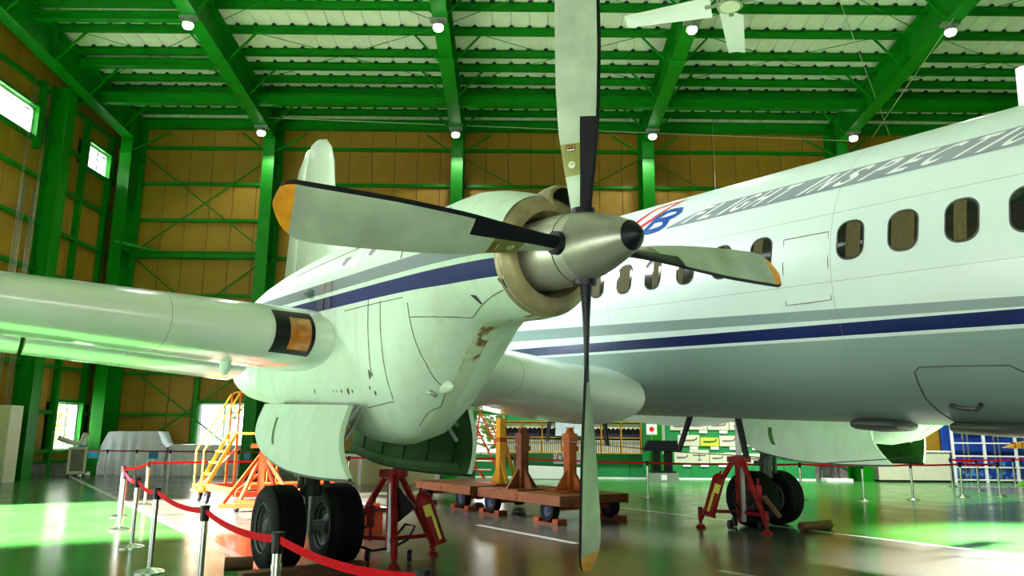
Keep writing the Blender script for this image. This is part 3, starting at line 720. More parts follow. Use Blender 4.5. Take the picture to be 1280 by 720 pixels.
# propeller
prop = hub_empty('propeller', 0); parts_eng.append(prop)
sp = [(-.72, .27), (-.45, .272), (-.2, .268), (-.06, .258), (.0, .25), (.04, .246), (.05, .244), (.2, .205), (.36, .152), (.47, .108), (.485, .103), (.515, .082), (.55, .05), (.57, .022), (.575, .001)]
eng(B().lathe(sp[:6], n=40), 'spinner_rear', m_spin, prop); eng(B().lathe(sp[5:11], n=40), 'spinner_cone', m_spin2, prop); eng(B().lathe(sp[10:], n=32), 'spinner_cap', m_boot, prop)
sr = B(); q = B().lathe([(-.062, .2595), (-.055, .2605), (-.048, .2585)], n=40); eng(q, 'spinner_joint', m_seam, prop)
def interp(tab, r):
    for (a, b), (c, d) in zip(tab, tab[1:]):
        if r <= c: return b + (d - b) * (r - a) / (c - a)
    return tab[-1][1]
CH = [(.2, .14), (.3, .16), (.42, .195), (.6, .24), (.85, .29), (1.2, .31), (1.7, .305), (2.0, .295), (2.06, .285), (2.12, .255), (2.17, .19), (2.2, .11), (2.212, .03)]
LEO = [(.2, .056), (.42, .078), (.6, .098), (1.0, .132), (1.5, .152), (2.1, .158), (2.15, .148), (2.185, .12), (2.203, .07), (2.212, .02)]
TEO = [(.2, .084), (.42, .115), (.6, .142), (.85, .172), (1.2, .186), (1.7, .19), (2.0, .186), (2.06, .172), (2.12, .138), (2.17, .085), (2.2, .025), (2.212, -.012)]
def bch(r, f): a, b = interp(LEO, r), interp(TEO, r); return a - (a + b) * f
BT = [(.2, 62), (.4, 60), (.7, 52), (1.0, 42), (1.4, 32), (1.8, 26), (2.21, 22)]
THK = [(.2, .12), (.3, .10), (.5, .065), (.8, .045), (1.3, .032), (2.0, .02), (2.21, .006)]
RS = [.2, .26, .32, .38, .45, .52, .60, .68, .76, .84, .92, .955, 1.05, 1.2, 1.35, 1.5, 1.65, 1.8, 1.95, 2.05, 2.10, 2.13, 2.16, 2.185, 2.2, 2.21]
FRAC = [0, .03, .10, .22, .46, .7, .88, 1.0]
def blade(th):
    es = Vector((0, -cos(th), sin(th))); et = Vector((0, sin(th), cos(th))); ua = Vector((1, 0, 0)); m = B(); rings = []
    for r in RS:
        c = interp(CH, r); bt = radians(interp(BT, r)); t = interp(THK, r); cdv = cos(bt) * et + sin(bt) * ua; nv = -sin(bt) * et + cos(bt) * ua
        le = .42 if r < 2.05 else .42 - 0
        bf = .46
        fr = [0, .03, .085, .22, (.46 if r < .955 else .46), .7, .88, 1.0]
        pf = []
        for f in fr: pf.append(es * r + cdv * bch(r, f) + nv * t * .6 * (sqrt(max(0, f)) * 1.9 * (1 - f) + .02))
        pb = []
        for f in fr[-2:0:-1]: pb.append(es * r + cdv * bch(r, f) - nv * t * .4 * (sqrt(max(0, f)) * 1.9 * (1 - f) + .02))
        rings.append(pf + pb)
    n = len(rings[0])
    for k in range(len(RS) - 1):
        rm = (RS[k] + RS[k + 1]) / 2
        for i in range(n):
            j = (i + 1) % n; fi = i if i < 7 else n - 1 - i
            mi = 0
            if rm > 2.10: mi = 2
            elif .52 < rm < .76 and fi >= 4: mi = 3
            if rm < .955 and fi < 4: mi = 1
            if rm >= .955 and fi < 2: mi = 1
            m.add([rings[k][i], rings[k][j], rings[k + 1][j], rings[k + 1][i]], [(0, 1, 2, 3)], mi, True)
    m.add(rings[-1], [tuple(range(n))], 2)
    m.cyl(es * .2, es * .275, .088, .082, 16, 1)
    b = eng(m, 'blade', [m_blade, m_boot, m_tip, m_bladeband], prop)
    return es, et, ua
OM = -.0443
def bl_pt(th, r, f, off):
    es = Vector((0, -cos(th), sin(th))); et = Vector((0, sin(th), cos(th))); ua = Vector((1, 0, 0)); c = interp(CH, r); bt = radians(interp(BT, r)); t = interp(THK, r)
    cdv = cos(bt) * et + sin(bt) * ua; nv = -sin(bt) * et + cos(bt) * ua
    return es * r + cdv * bch(r, f) + nv * (t * .6 * (sqrt(max(0, f)) * 1.9 * (1 - f) + .02) + off)
for k in range(4):
    th = OM + k * pi / 2; blade(th)
    m = B(); cen = bl_pt(th, .60, .72, .005); m.add([cen] + [bl_pt(th, .60 + .027 * cos(q), .72 + .115 * sin(q), .004) for q in [2 * pi * i / 16 for i in range(16)]], [(0, i + 1, (i + 1) % 16 + 1) for i in range(16)], 0, True)
    eng(m, 'round_sticker', m_cream, prop)
    m = B(); letters(m, [(ch, -.028 + .0085 * i, .0065, .009, lambda x, y: bl_pt(th, .605 + (y - .004) * 1.0, .72 + x * 3.4, .0075)) for i, ch in enumerate('12101')], None); eng(m, 'sticker_print', m_dark, prop)
    m = B(); g = [(u, v) for u in (0, .5, 1) for v in (0, 1)]
    m.loft([[bl_pt(th, .70 + .05 * u, .58 + .27 * v, .004) for v in (0, .5, 1)] for u in (0, .5, 1)], 0, True, False, closed=False); eng(m, 'maker_plate', m_dark, prop)
    m = B(); letters(m, [(ch, .60 + .082 * i, .07, .022, lambda x, y: bl_pt(th, .722 + y, x, .0075)) for i, ch in enumerate('DTG')], None); eng(m, 'plate_letters', m_tip, prop)
    m = B(); m.loft([[bl_pt(th, r_, .60 + .23 * v, .0075) for v in (0, .5, 1)] for r_ in (.706, .714)], 0, True, False, closed=False); eng(m, 'plate_strip', m_text, prop)
# main gear
gear = hub_empty('landing_gear', 0); parts_eng.append(gear)
GX, GZ0 = -5.02, -3.085
tp = [(-.17, .25), (-.19, .32), (-.198, .39), (-.185, .435), (-.16, .462)]
for k in range(5):
    c = -.12 + .06 * k; tp += [(c - .024, .478 + .008 * (1 - abs(k - 2) / 2)), (c + .016, .478 + .008 * (1 - abs(k - 2) / 2)), (c + .021, .468), (c + .033, .468)]
tp = [p for p in tp if p[0] < .15] + [(.16, .462), (.185, .435), (.198, .39), (.19, .32), (.17, .25)]
for y in (-.36, .35):
    eng(B().lathe(tp, (GX, y, GZ0 + .49), 'Y', 48), 'tyre', m_rubber, gear)
    for sg in (-1, 1):
        h = B(); h.lathe([(sg * .15, .265), (sg * .155, .25), (sg * .13, .235), (sg * .11, .20), (sg * .115, .12), (sg * .15, .085), (sg * .16, .07), (sg * .16, .001)], (GX, y, GZ0 + .49), 'Y', 32)
        h.lathe([(sg * .17, .285), (sg * .195, .277), (sg * .17, .268)], (GX, y, GZ0 + .49), 'Y', 32, 2); h.lathe([(sg * .15, .235), (sg * .165, .228), (sg * .15, .222)], (GX, y, GZ0 + .49), 'Y', 32, 2)
        for k in range(8):
            q = 2 * pi * k / 8; h.cyl((GX + .165 * cos(q), y + sg * .105, GZ0 + .49 + .165 * sin(q)), (GX + .165 * cos(q), y + sg * .122, GZ0 + .49 + .165 * sin(q)), .03, n=8, mi=1)
        eng(h, 'wheel_hub', [mat('hub_grey_green', (.012, .02, .014), .7, 0) if not D.materials.get('hub_grey_green') else D.materials['hub_grey_green'], m_dark, m_hubring], gear)
m = B(); m.cyl((GX, -.36, GZ0 + .49), (GX, .36, GZ0 + .49), .06); m.cyl((GX, 0, GZ0 + .4), (GX + .02, 0, -1.9), .062, n=16); eng(m, 'piston', m_steelgrey, gear)
m = B(); m.cyl((GX + .02, 0, -2.2), (GX + .05, 0, -1.1), .105, n=16); m.cyl((GX + .02, 0, -2.24), (GX + .02, 0, -2.12), .13, n=16); m.box((GX, 0, -1.98), (.2, .36, .09)); m.cyl((GX + .1, -.16, -2.15), (GX + .1, -.16, -1.8), .04); m.cyl((GX + .1, .16, -2.15), (GX + .1, .16, -1.8), .04); m.beam((GX, .12, -1.9), (GX, .2, -1.2), .05, .05); m.beam((GX, -.12, -1.95), (GX + .9, -.2, -1.15), .06, .06); m.cyl((GX - .12, .08, -2.0), (GX - .12, .08, -1.3), .025); eng(m, 'strut', m_strut, gear)
# gear doors
def gear_door(sg):
    m = B(); outs, ins = [], []; NA, NC = 16, 9
    for i in range(NA + 1):
        t = i / NA; ro, ri = [], []
        ztop = -1.16 - .02 * t; zbot = -1.79 - .05 * sin(pi * t) + .07 * max(0, (t - .6) / .4) ** 2
        for j in range(NC + 1):
            v = j / NC; z = ztop + (zbot - ztop) * v
            if sg < 0: a0 = -2.57 - .10 * sin(pi * v) + .36 * v; a1 = -5.08 + .12 * v + .34 * v ** 4; y = .61 + .13 * sin(v * pi * .62)
            else: a0 = -2.40 - .04 * v; a1 = -5.36; y = .61 + .09 * sin(v * pi * .8)
            a = a0 + (a1 - a0) * t
            ro.append((a, sg * y, z)); ri.append((a, sg * (y - .05), z))
        outs.append(ro); ins.append(ri)
    m.loft(outs, 0, True, False, closed=False); m.loft(ins, 1, True, False, closed=False)
    for A_, B_ in ((outs[0], ins[0]), (outs[-1], ins[-1]), ([r[0] for r in outs], [r[0] for r in ins]), ([r[-1] for r in outs], [r[-1] for r in ins])): m.loft([A_, B_], 0, False, False, closed=False)
    d = eng(m, 'gear_door', [m_nac, m_green_in])
    if sg < 0: eng(B().loft([[Vector(outs[12][j]) + Vector((0, -.004, 0)), Vector(outs[12][j]).lerp(Vector(outs[11][j]), .5) + Vector((0, -.004, 0))] for j in range(2, 7)], 0, True, False, closed=False), 'slot', m_steel_dk, d)
    # inner pressed stiffeners and rim
    r = B()
    def gp(i, j): return Vector(ins[i][j]) + Vector((0, -sg * .008, 0))
    for i in (2, 5, 8, 11, 14):
        for j in range(1, 8): r.beam(gp(i, j), gp(i, j + 1), .05, .014, 0, (0, 1, 0))
    for j in (1, 8):
        for i in range(1, NA - 1): r.beam(gp(i, j), gp(i + 1, j), .05, .014, 0, (0, 1, 0))
    eng(r, 'stiffener_frame', m_green_in, d)
    s_ = B(); edge = [outs[i][-1] for i in range(NA + 1)]; s_.tube([Vector(p) + Vector((0, -sg * .025, -.008)) for p in edge], .02, 6); eng(s_, 'seal', m_rubber if sg > 0 else m_seam, d)
    for i in (1, NA - 1):
        p = Vector(ins[i][1])
        for q0, q1 in (((p.x, p.y - sg * .02, p.z - .1), (p.x, sg * .35, -1.1)), ((p.x, p.y - sg * .02, p.z - .25), (p.x - .05, sg * .3, -1.1))): eng(B().beam(q0, q1, .03, .03), 'hinge_arm', m_steelgrey, d)
gear_door(-1); gear_door(1)
# port engine, gear and propeller: the same parts 8.6 m to port
for o in list(parts_eng):
    c = dup_tree(o); c.parent = air; c.location = Vector(o.location) + Vector((0, 8.6, 0))
# ------------------------------------------------------------------ jacks
def jack(label, loc, rz, mirror, screw, grp='tripod jacks under the wing'):
    t = thing('tripod_jack', label, 'jack', loc, rz, grp); k = -1 if mirror else 1
    m = B(); m.cyl((0, 0, .12), (0, 0, 1.06), .075, n=14); m.cyl((0, 0, 1.0), (0, 0, 1.12), .115, n=14); m.box((0, 0, 1.07), (.34, .2, .09)); m.build('cylinder', m_red, t)
    m = B(); m.cyl((0, 0, 1.1), (0, 0, screw), .042, n=12)
    z = 1.13
    while z < screw - .04: m.cyl((0, 0, z), (0, 0, z + .02), .05, n=12); z += .04
    m.build('ram', m_steelgrey, t)
    for q in (-78, 42, 162):
        a = radians(q); f = Vector((.66 * cos(a), .66 * sin(a), .14)); m = B(); m.cyl((.1 * cos(a), .1 * sin(a), 1.05), f, .042, n=10); lg = m.build('leg', m_red, t)
        m = B(); m.cyl(f, f + Vector((0, 0, -.08)), .03, n=8); m.cyl((f.x, f.y, .0), (f.x, f.y, .05), .09, .055, n=14); m.cyl((f.x, f.y, .12), (f.x, f.y, .32), .04, n=10); m.build('foot', m_red, lg)
        m = B(); m.beam((0, 0, .26), f + Vector((0, 0, .12)), .05, .05); m.build('brace', m_red, t)
    m = B(); p, q = Vector((k * .40, -.1, .78)), Vector((k * .60, -.12, .24)); m.cyl(p, q, .10, n=18); d = (p - q).normalized(); m.cyl(p, p + d * .07, .10, .05, n=18); m.cyl(q, q - d * .03, .115, n=18); m.cyl(p + d * .05, p + d * .12, .02, n=8)
    tk = m.build('oil_tank', m_red, t)
    m = B(); lo = p.lerp(q, .22); hi = p.lerp(q, .9); sdv = Vector((k * .03, -.1, 0)); m.box(p.lerp(q, .3) + Vector((k * .02, -.095, .01)), (.10, .02, .14), 0, R=Matrix.Rotation(-k * .35, 3, 'Y')); m.box(p.lerp(q, .65) + Vector((k * .06, -.085, 0)), (.035, .02, .3), 0, R=Matrix.Rotation(-k * .35, 3, 'Y')); m.build('yellow_label', m_yellowtag, tk)
    m = B(); m.beam((-k * .05, -.1, .62), (-k * .3, -.15, .62), .04, .05); m.box((-k * .24, -.16, .55), (.09, .09, .26)); m.cyl((-k * .24, -.16, .66), (-k * .24, -.16, .78), .02); m.cyl((-k * .24, -.16, .42), (-k * .24, -.16, .25), .02); m.build('pump', m_red, t)
    m = B(); m.tube([(-k * .24, -.2, .45), (-k * .42, -.25, .36), (-k * .4, -.25, .22), (-k * .2, -.2, .14), (0, -.1, .16)], .016); m.tube([(k * .05, -.1, .28), (k * .2, -.2, .46), (k * .32, -.2, .44), (k * .24, -.2, .28), (k * .1, -.15, .2)], .016); m.build('hose', m_black, t)
    m = B(); m.span((-.012 - .02, -.13, .12), (.03, -.075, .95)); m.build('ruler_strip', m_steelgrey, t)
    for q in (-30, 90, 210):
        a = radians(q); B().cyl((.3 * cos(a) - .025, .3 * sin(a), .08), (.3 * cos(a) + .025, .3 * sin(a), .08), .075, n=14).build('caster', m_black, t)
    return t
j1 = jack('dark red tripod jack beside the near main wheels, oil tank on its right', (-1.5, 10.05, 0), 0, False, 1.95)
m = B(); m.add([(.02, -.16, .98), (.32, -.2, .66), (.04, -.17, .42), (.02, -.11, .98), (.32, -.15, .66), (.04, -.12, .42)], [(0, 1, 2), (5, 4, 3), (0, 3, 4, 1), (1, 4, 5, 2), (2, 5, 3, 0)]); m.build('cloth_cover', m_black, j1)
j2 = jack('bright red tripod jack beside the far main wheels, oil tank on its left', (4.02, 13.7, 0), radians(6), True, 1.75)
j2.scale = (1.05, 1.05, 1.1)
m = B(); m.beam((.28, -.28, .52), (.46, -.44, .22), .09, .05); m.build('wood_splint', m_wood, j2)

# ------------------------------------------------------------------ stanchions and belts
PST = .93
def stanchion_mesh():
    t = link('tmp', None); 
    p = B().cyl((0, 0, .02), (0, 0, .86), .031, n=16).cyl((0, 0, .70), (0, 0, .73), .036, n=16).build('post', m_chrome)
    h = B().cyl((0, 0, .80), (0, 0, PST), .038, n=16).cyl((0, 0, PST - .02), (0, 0, PST), .042, n=16).build('belt_head', m_black)
    b = B().lathe([(0, .165), (.012, .165), (.03, .14), (.05, .045), (.06, .034)], axis='Z', n=28).build('base', m_chrome)
    D.objects.remove(t); ms = (p.data, h.data, b.data); [D.objects.remove(o) for o in (p, h, b)]; return ms
SM = stanchion_mesh()
def stanchion(loc, label, grp, to=None, sag=.0, mb=m_redbelt, w=.05, name='stanchion'):
    t = thing(name, label, 'stanchion', (loc[0], loc[1], 0), 0, grp)
    for nme, me in zip(('post', 'belt_head', 'base'), SM): link(nme, me, t)
    if to is not None:
        d = Vector((to[0] - loc[0], to[1] - loc[1], 0)); n = 14; rows = [[], []]; e = d.normalized(); nn = Vector((-e.y, e.x, 0)) * .0015
        z0 = PST - .045
        m = B(); r = []
        for i in range(n + 1):
            s_ = i / n; p = e * .03 + (d - e * .06) * s_; z = z0 - sag * 4 * s_ * (1 - s_)
            r.append([p + nn + Vector((0, 0, z - w / 2)), p + nn + Vector((0, 0, z + w / 2)), p - nn + Vector((0, 0, z + w / 2)), p - nn + Vector((0, 0, z - w / 2))])
        m.loft(r, 0, False, True); m.build('belt', mb, t)
    return t
near = [(-.41, 3.8), (-1.5, 5.14), (-2.67, 6.91), (-4.06, 9.03), (-5.18, 10.9), (-6.3, 12.8), (-7.3, 14.74), (-7.93, 17.1)]
nl = ['chrome stanchion cut off by the bottom edge right of the wheels', 'chrome stanchion right in front of the near main wheel', 'chrome stanchion just left of the near main wheels', 'full height chrome stanchion on green floor, fourth from the right in the near row', 'chrome stanchion on green floor, fifth along the near row', 'chrome stanchion sixth along the near row, next to the corner post', 'chrome stanchion at the far left corner of the belt line', 'bright white-lit stanchion left of the yellow ladder']
for i, p in enumerate(near):
    to = (.75, 2.6) if i == 0 else near[i - 1]
    stanchion(p, nl[i], 'stanchions along the near belt', to, .05)
far = [(-7.93, 17.1), (-4.6, 22.2), (.07, 23.16), (3.58, 20.38), (5.95, 20.1), (7.51, 20.24), (8.95, 19.85), (10.52, 20.5), (12.4, 21.5), (13.7, 21.93)]
fl_ = [None, 'chrome stanchion hidden behind the near engine', 'thin stanchion behind the orange trailers', 'stanchion in front of the black display stand', 'stanchion behind the far red jack', 'stanchion just behind the far main wheels', 'stanchion right of the far main wheels, first of the open row', 'stanchion below the far gear door, in front of the white counter', 'stanchion in front of the blue mural, left of the corner post', 'stanchion at the right corner of the far belt line']
for i in range(1, len(far)):
    stanchion(far[i], fl_[i], 'stanchions along the far belt', far[i - 1], .02)
rr = [(14.8, 26.2), (14.36, 24.0), (17.3, 26.8)]
for p, lb, to in zip(rr, ('rearmost stanchion before the blue mural', 'stanchion of the inner belt line before the blue mural', 'stanchion below the yellow wooden wing frame'), ((17.3, 26.8), (14.8, 26.2), (22, 27.5))):
    stanchion(p, lb, 'stanchions before the blue mural', to, .02)
m_darkbelt = mat('dark_red_belt', (.30, .01, .02), .6)
for i, x in enumerate((-15.3, -14.45, -13.4, -12.2, -10.95, -9.75)):
    t = stanchion((x, 27.9), 'stanchion in front of the white covered equipment, number %s from the left' % ('one', 'two', 'three', 'four', 'five', 'six')[i], 'stanchions before the covered equipment', (x + (.85, 1.05, 1.2, 1.25, 1.2, 1.3)[i], 27.9), .01, m_darkbelt)
for i, x in enumerate((-15.1, -12.95, -10.35, -9.55)):
    w_ = .34 if i < 2 else .22
    tag(B().span((x, 27.86, .62), (x + w_, 27.87, .85)).build('notice', m_blue), ('blue notice hung on the belt by the left end of the covered equipment', 'blue notice hung on the belt at the step of the covered equipment', 'blue notice on the belt behind the yellow ladder', 'rightmost blue notice on the belt at the green door')[i], 'sign', 'blue notices on the back belt')

# ------------------------------------------------------------------ trailers and stands
def rails(m, pts, r): 
    for p, q in zip(pts, pts[1:]): m.cyl(p, q, r, n=8)
def wheel(parent, name, x, y, z, r, w, axis='Y', hubm=None):
    t = B().lathe([(-w / 2, r * .55), (-w / 2, r * .9), (-w * .35, r), (w * .35, r), (w / 2, r * .9), (w / 2, r * .55)], (x, y, z), axis, 24).build(name, m_rubber, parent)
    h = B().lathe([(-w * .42, .001), (-w * .42, r * .2), (-w * .3, r * .25), (-w * .42, r * .56), (w * .42, r * .56), (w * .3, r * .25), (w * .42, r * .2), (w * .42, .001)], (x, y, z), axis, 20).build('hub', hubm or m_navycloth, t); return t
def trailer(label, a0, a1, b0, b1):
    ac, bc = (a0 + a1) / 2, (b0 + b1) / 2; p = G(ac, bc); t = thing('trailer', label, 'trailer', p, RZ, 'orange flatbed trailers under the aeroplane'); L, Wd = (a1 - a0), abs(b1 - b0)
    n = 6
    for k in range(n):
        y0 = -Wd / 2 + Wd * k / n; B().span((-L / 2, y0 + .006, .46), (L / 2, y0 + Wd / n - .006, .505)).build('deck_plank', m_brownor, t)
    m = B()
    for y in (-Wd / 2 + .04, Wd / 2 - .04): m.span((-L / 2, y - .03, .33), (L / 2, y + .03, .46))
    for x in (-L / 2 + .04, L / 2 - .04, 0): m.span((x - .03, -Wd / 2, .35), (x + .03, Wd / 2, .46))
    m.build('frame', m_brownor, t)
    for x in (-L / 2 + .42, L / 2 - .42):
        m = B(); m.cyl((x, -Wd / 2 + .06, .25), (x, Wd / 2 - .06, .25), .035); m.span((x - .16, -.3, .26), (x + .16, .3, .4)); m.build('axle', m_orange, t)
        for y in (-Wd / 2 + .1, Wd / 2 - .1): wheel(t, 'wheel', x, y, .25, .215, .16)
    m = B(); m.beam((-L / 2, 0, .32), (-L / 2 - .55, 0, .2), .06, .06); m.build('tow_bar', m_yellow, t); return t
trailer('farther orange flatbed trailer, beside the near engine door', -12.35, -9.85, -5.2, -6.85)
trailer('nearer orange flatbed trailer, partly behind the lower blade', -9.55, -6.85, -5.2, -6.85)
for i, (a, b) in enumerate(((-11.93, -5.3), (-10.27, -5.3), (-9.13, -5.3), (-7.27, -5.3), (-7.27, -6.75))):
    p = G(a, b); t = thing('chock', ('red wood chock at the leftmost trailer wheel', 'red wood chock under the second trailer wheel from the left', 'red wood chock under the third trailer wheel from the left', 'red wood chock just left of the lower blade', 'red wood chock just right of the lower blade')[i], 'chock', p, RZ, 'chocks at the trailer wheels')
    B().span((-.36, -.11, 0), (.36, .11, .035)).build('plate', m_brownor, t); B().span((-.36, -.1, .035), (-.2, .1, .1)).build('block', m_chock, t); B().span((.2, -.1, .035), (.36, .1, .1)).build('block', m_chock, t)
def stand(label, a, b, top, mm, mg, ring=True):
    t = thing('support_stand', label, 'stand', G(a, b, .505), RZ, 'square post stands on the trailers'); h = top - .505
    m = B(); m.span((-.09, -.09, 0), (.09, .09, h - .12)); m.build('post', mm, t)
    m = B(); m.span((-.115, -.115, h * .62), (.115, .115, h * .70)); m.span((-.105, -.105, h - .3), (.105, .105, h - .12)); m.build('sleeve', mm, t)
    m = B(); m.cyl((0, 0, h - .12), (0, 0, h - .02), .1, .055, n=14); m.cyl((0, 0, h - .03), (0, 0, h), .09, n=14); m.build('cap', mm, t)
    for s_ in (-1, 1):
        for ax in (0, 1):
            f = (lambda u, v, k: (s_ * u * .88, (k - .5) * .03, v)) if ax == 0 else (lambda u, v, k: ((k - .5) * .03, s_ * u * .88, v))
            B().prism([(.09, 0), (.42, 0), (.42, .03), (.09, .42)], f).build('gusset', mg, t)
    B().span((-.36, -.36, 0), (.36, .36, .025)).build('base_plate', mg, t)
    if ring:
        m = B(); m.tube([(-.1, -.1 - .0, h * .5 + .0)] + [(-.17 + .07 * cos(q), -.12, h * .52 + .07 * sin(q)) for q in [2 * pi * k / 12 for k in range(13)]], .012); m.build('pin_ring', m_brownor, t)
stand('brown shaded post stand on the nearer trailer, flared foot', -8.62, -5.65, 1.72, m_brownor, m_brownor)
stand('bright orange post stand on the nearer trailer beside the lower blade', -7.85, -6.25, 1.72, m_orange, m_orange)
t = thing('support_stand', 'yellow post stand with slanted brace on the farther trailer', 'stand', G(-10.35, -6.3, .505), RZ, 'square post stands on the trailers')
B().span((-.08, -.08, 0), (.08, .08, 1.42)).build('post', m_yellow, t); B().span((-.1, -.1, .9), (.1, .1, 1.0)).build('sleeve', m_orange, t); B().beam((.1, .35, 0), (0, .06, 1.05), .07, .07).build('brace', m_yellow, t); B().beam((.42, -.1, .0), (.05, 0, .5), .07, .07).build('brace', m_yellow, t); B().span((-.4, -.4, 0), (.4, .4, .025)).build('base_plate', m_orange, t)
B().prism([(.08, 0), (.4, 0), (.08, .42)], lambda u, v, k: (-u, (k - .5) * .03, v)).build('gusset', m_yellow, t)

# yellow step ladder on a red wheeled frame
lad = thing('step_ladder', 'yellow steep step ladder on an orange wheeled frame behind the near engine', 'ladder', G(-13.55, -1.7), RZ)
# local x = forward (a), y = port; origin a=-13.55 b=-1.7 -> near foot y=-.7
def lp(a, b, z): return (a + 13.55, -(b + 1.7), z)
m = B()
for a, b0, b1 in ((-12.1, -1.05, -2.6), (-15.0, -1.05, -2.6)): m.beam(lp(a, b0, .34), lp(a, b1, .34), .09, .1)
for b in (-1.05, -2.6): m.beam(lp(-12.1, b, .34), lp(-15.0, b, .34), .08, .1)
m.build('base_frame', m_redbright, lad)
B().cyl(lp(-12.0, -1.3, .5), lp(-12.0, -3.1, .5), .07, n=12).build('tow_tube', m_redbright, lad)
for a in (-14.35, -15.0): B().beam(lp(a, -.98, .28), lp(a, -1.62, 1.55), .045, .07).build('stringer', m_yellow, lad)
for k in range(5):
    s_ = (k + .35) / 5; z = .28 + 1.27 * s_; b = -.98 - .64 * s_; B().span(lp(-15.0, b + .08, z - .015), lp(-14.35, b - .08, z + .015)).build('tread', m_yellow, lad)
B().span(lp(-15.0, -.85, .24), lp(-14.3, -1.1, .28)).build('foot_plate', m_yellow, lad)
B().span(lp(-15.05, -1.6, 1.52), lp(-12.2, -2.6, 1.57)).build('platform', m_orange, lad)
for a in (-14.32, -15.03):
    m = B(); m.tube([lp(a, -.92, .28), lp(a, -.92, 1.15), lp(a, -.97, 1.25), lp(a, -1.6, 2.45), lp(a, -1.7, 2.52), lp(a, -2.6, 2.55)], .022); m.build('handrail', m_yellow, lad)
for a in (-14.3, -15.0, -12.2):
    for b in (-1.62, -2.6): B().beam(lp(a, b, .36), lp(a, b, 1.55), .05, .05).build('upright', m_orange, lad); B().beam(lp(a, b, 1.55), lp(a, b, 2.5), .035, .035).build('guard_post', m_orange, lad)
B().beam(lp(-12.15, -1.1, .4), lp(-12.15, -2.55, 1.5), .05, .05).build('diagonal', m_redbright, lad); B().beam(lp(-14.3, -1.05, .4), lp(-12.2, -1.05, .42), .06, .06).build('diagonal', m_orange, lad); B().beam(lp(-14.95, -1.1, .4), lp(-14.3, -1.6, 1.2), .03, .03).build('diagonal', m_redbright, lad)
for a, b in ((-15.0, -1.05), (-14.3, -1.05), (-12.1, -1.1), (-12.1, -2.5)):
    wheel(lad, 'caster', *lp(a, b, .13), .13, .07); q = lp(a, b, .13); B().beam((q[0], q[1] + .06, .13), (q[0] + .03, q[1] + .06, .32), .03, .05).build('caster_fork', m_dark, lad)
# red trestle behind
t = thing('trestle', 'red orange four legged trestle behind the near wheels', 'trestle', (-4.65, 14.6, 0), .3)
B().beam((0, 0, .2), (0, 0, 1.28), .12, .12).build('post', m_redbright, t)
for x, y in ((-.62, -.2), (.62, -.2), (-.35, .6), (.35, .6)): B().beam((0, 0, 1.2), (x, y, .3), .06, .06).build('leg', m_redbright, t)
B().span((-.7, -.3, .22), (.7, -.2, .3)).build('base_bar', m_redbright, t); B().span((-.45, .55, .22), (.45, .65, .3)).build('base_bar', m_redbright, t); B().span((-.06, -.25, .0), (.06, .6, .22)).build('base_bar', m_redbright, t)
B().span((-.22, -.1, 1.28), (.22, .1, 1.36)).build('head', m_orange, t)
# red scissor steps behind the trailers
t = thing('folding_steps', 'red open frame steps under the rear window behind the trailers', 'steps', (-.75, 27.2, 0), 0)
for y in (0, .55):
    m = B(); m.beam((-.15, y, .05), (-.55, y, .55), .04, .06); m.beam((-.55, y, .55), (.0, y, 1.0) if 0 else (-.35, y, 2.35), .04, .05); m.beam((-.5, y, 1.9), (.45, y, .08), .04, .05); m.beam((.1, y, 1.9), (.55, y, .8), .03, .04); m.beam((-.35, y, 2.35), (.35, y, 1.0), .04, .05); m.build('side_frame', m_redbright, t)
for x, z in ((-.35, .35), (-.3, .65), (-.25, .95), (-.3, 1.25), (-.32, 1.55)): B().span((x - .18, 0, z - .015), (x + .42, .55, z + .015)).build('tread', m_redbright, t)
# timber under and beside the main wheels
t = thing('timber_beam', 'brown timber beam with dark letters before the near wheels', 'timber', (-2.25, 8.95, 0), radians(35))
B().span((-.75, -.1, 0), (.66, .1, .10)).build('beam', m_wood, t)
m = B(); letters(m, [(ch, .22 + .165 * i, .065, .05, lambda x, y: (x, -.1015, .03 + y)) for i, ch in enumerate('NTM')], None); letters(m, [("'", .33 + .165 * i, .015, .02, lambda x, y: (x, -.1015, .06 + y)) for i in range(2)], None); m.build('stencilled_letters', m_dark, t)
tag(B().cyl((-3.3, 9.25, .07), (-3.0, 9.35, .07), .07, n=16).build('log', m_wood), 'short round log at the left of the near main wheels', 'log')
tag(B().cyl((4.95, 13.45, .075), (5.6, 13.85, .075), .075, n=16).build('log', m_wood), 'brown round log chocking the far main wheels', 'log')

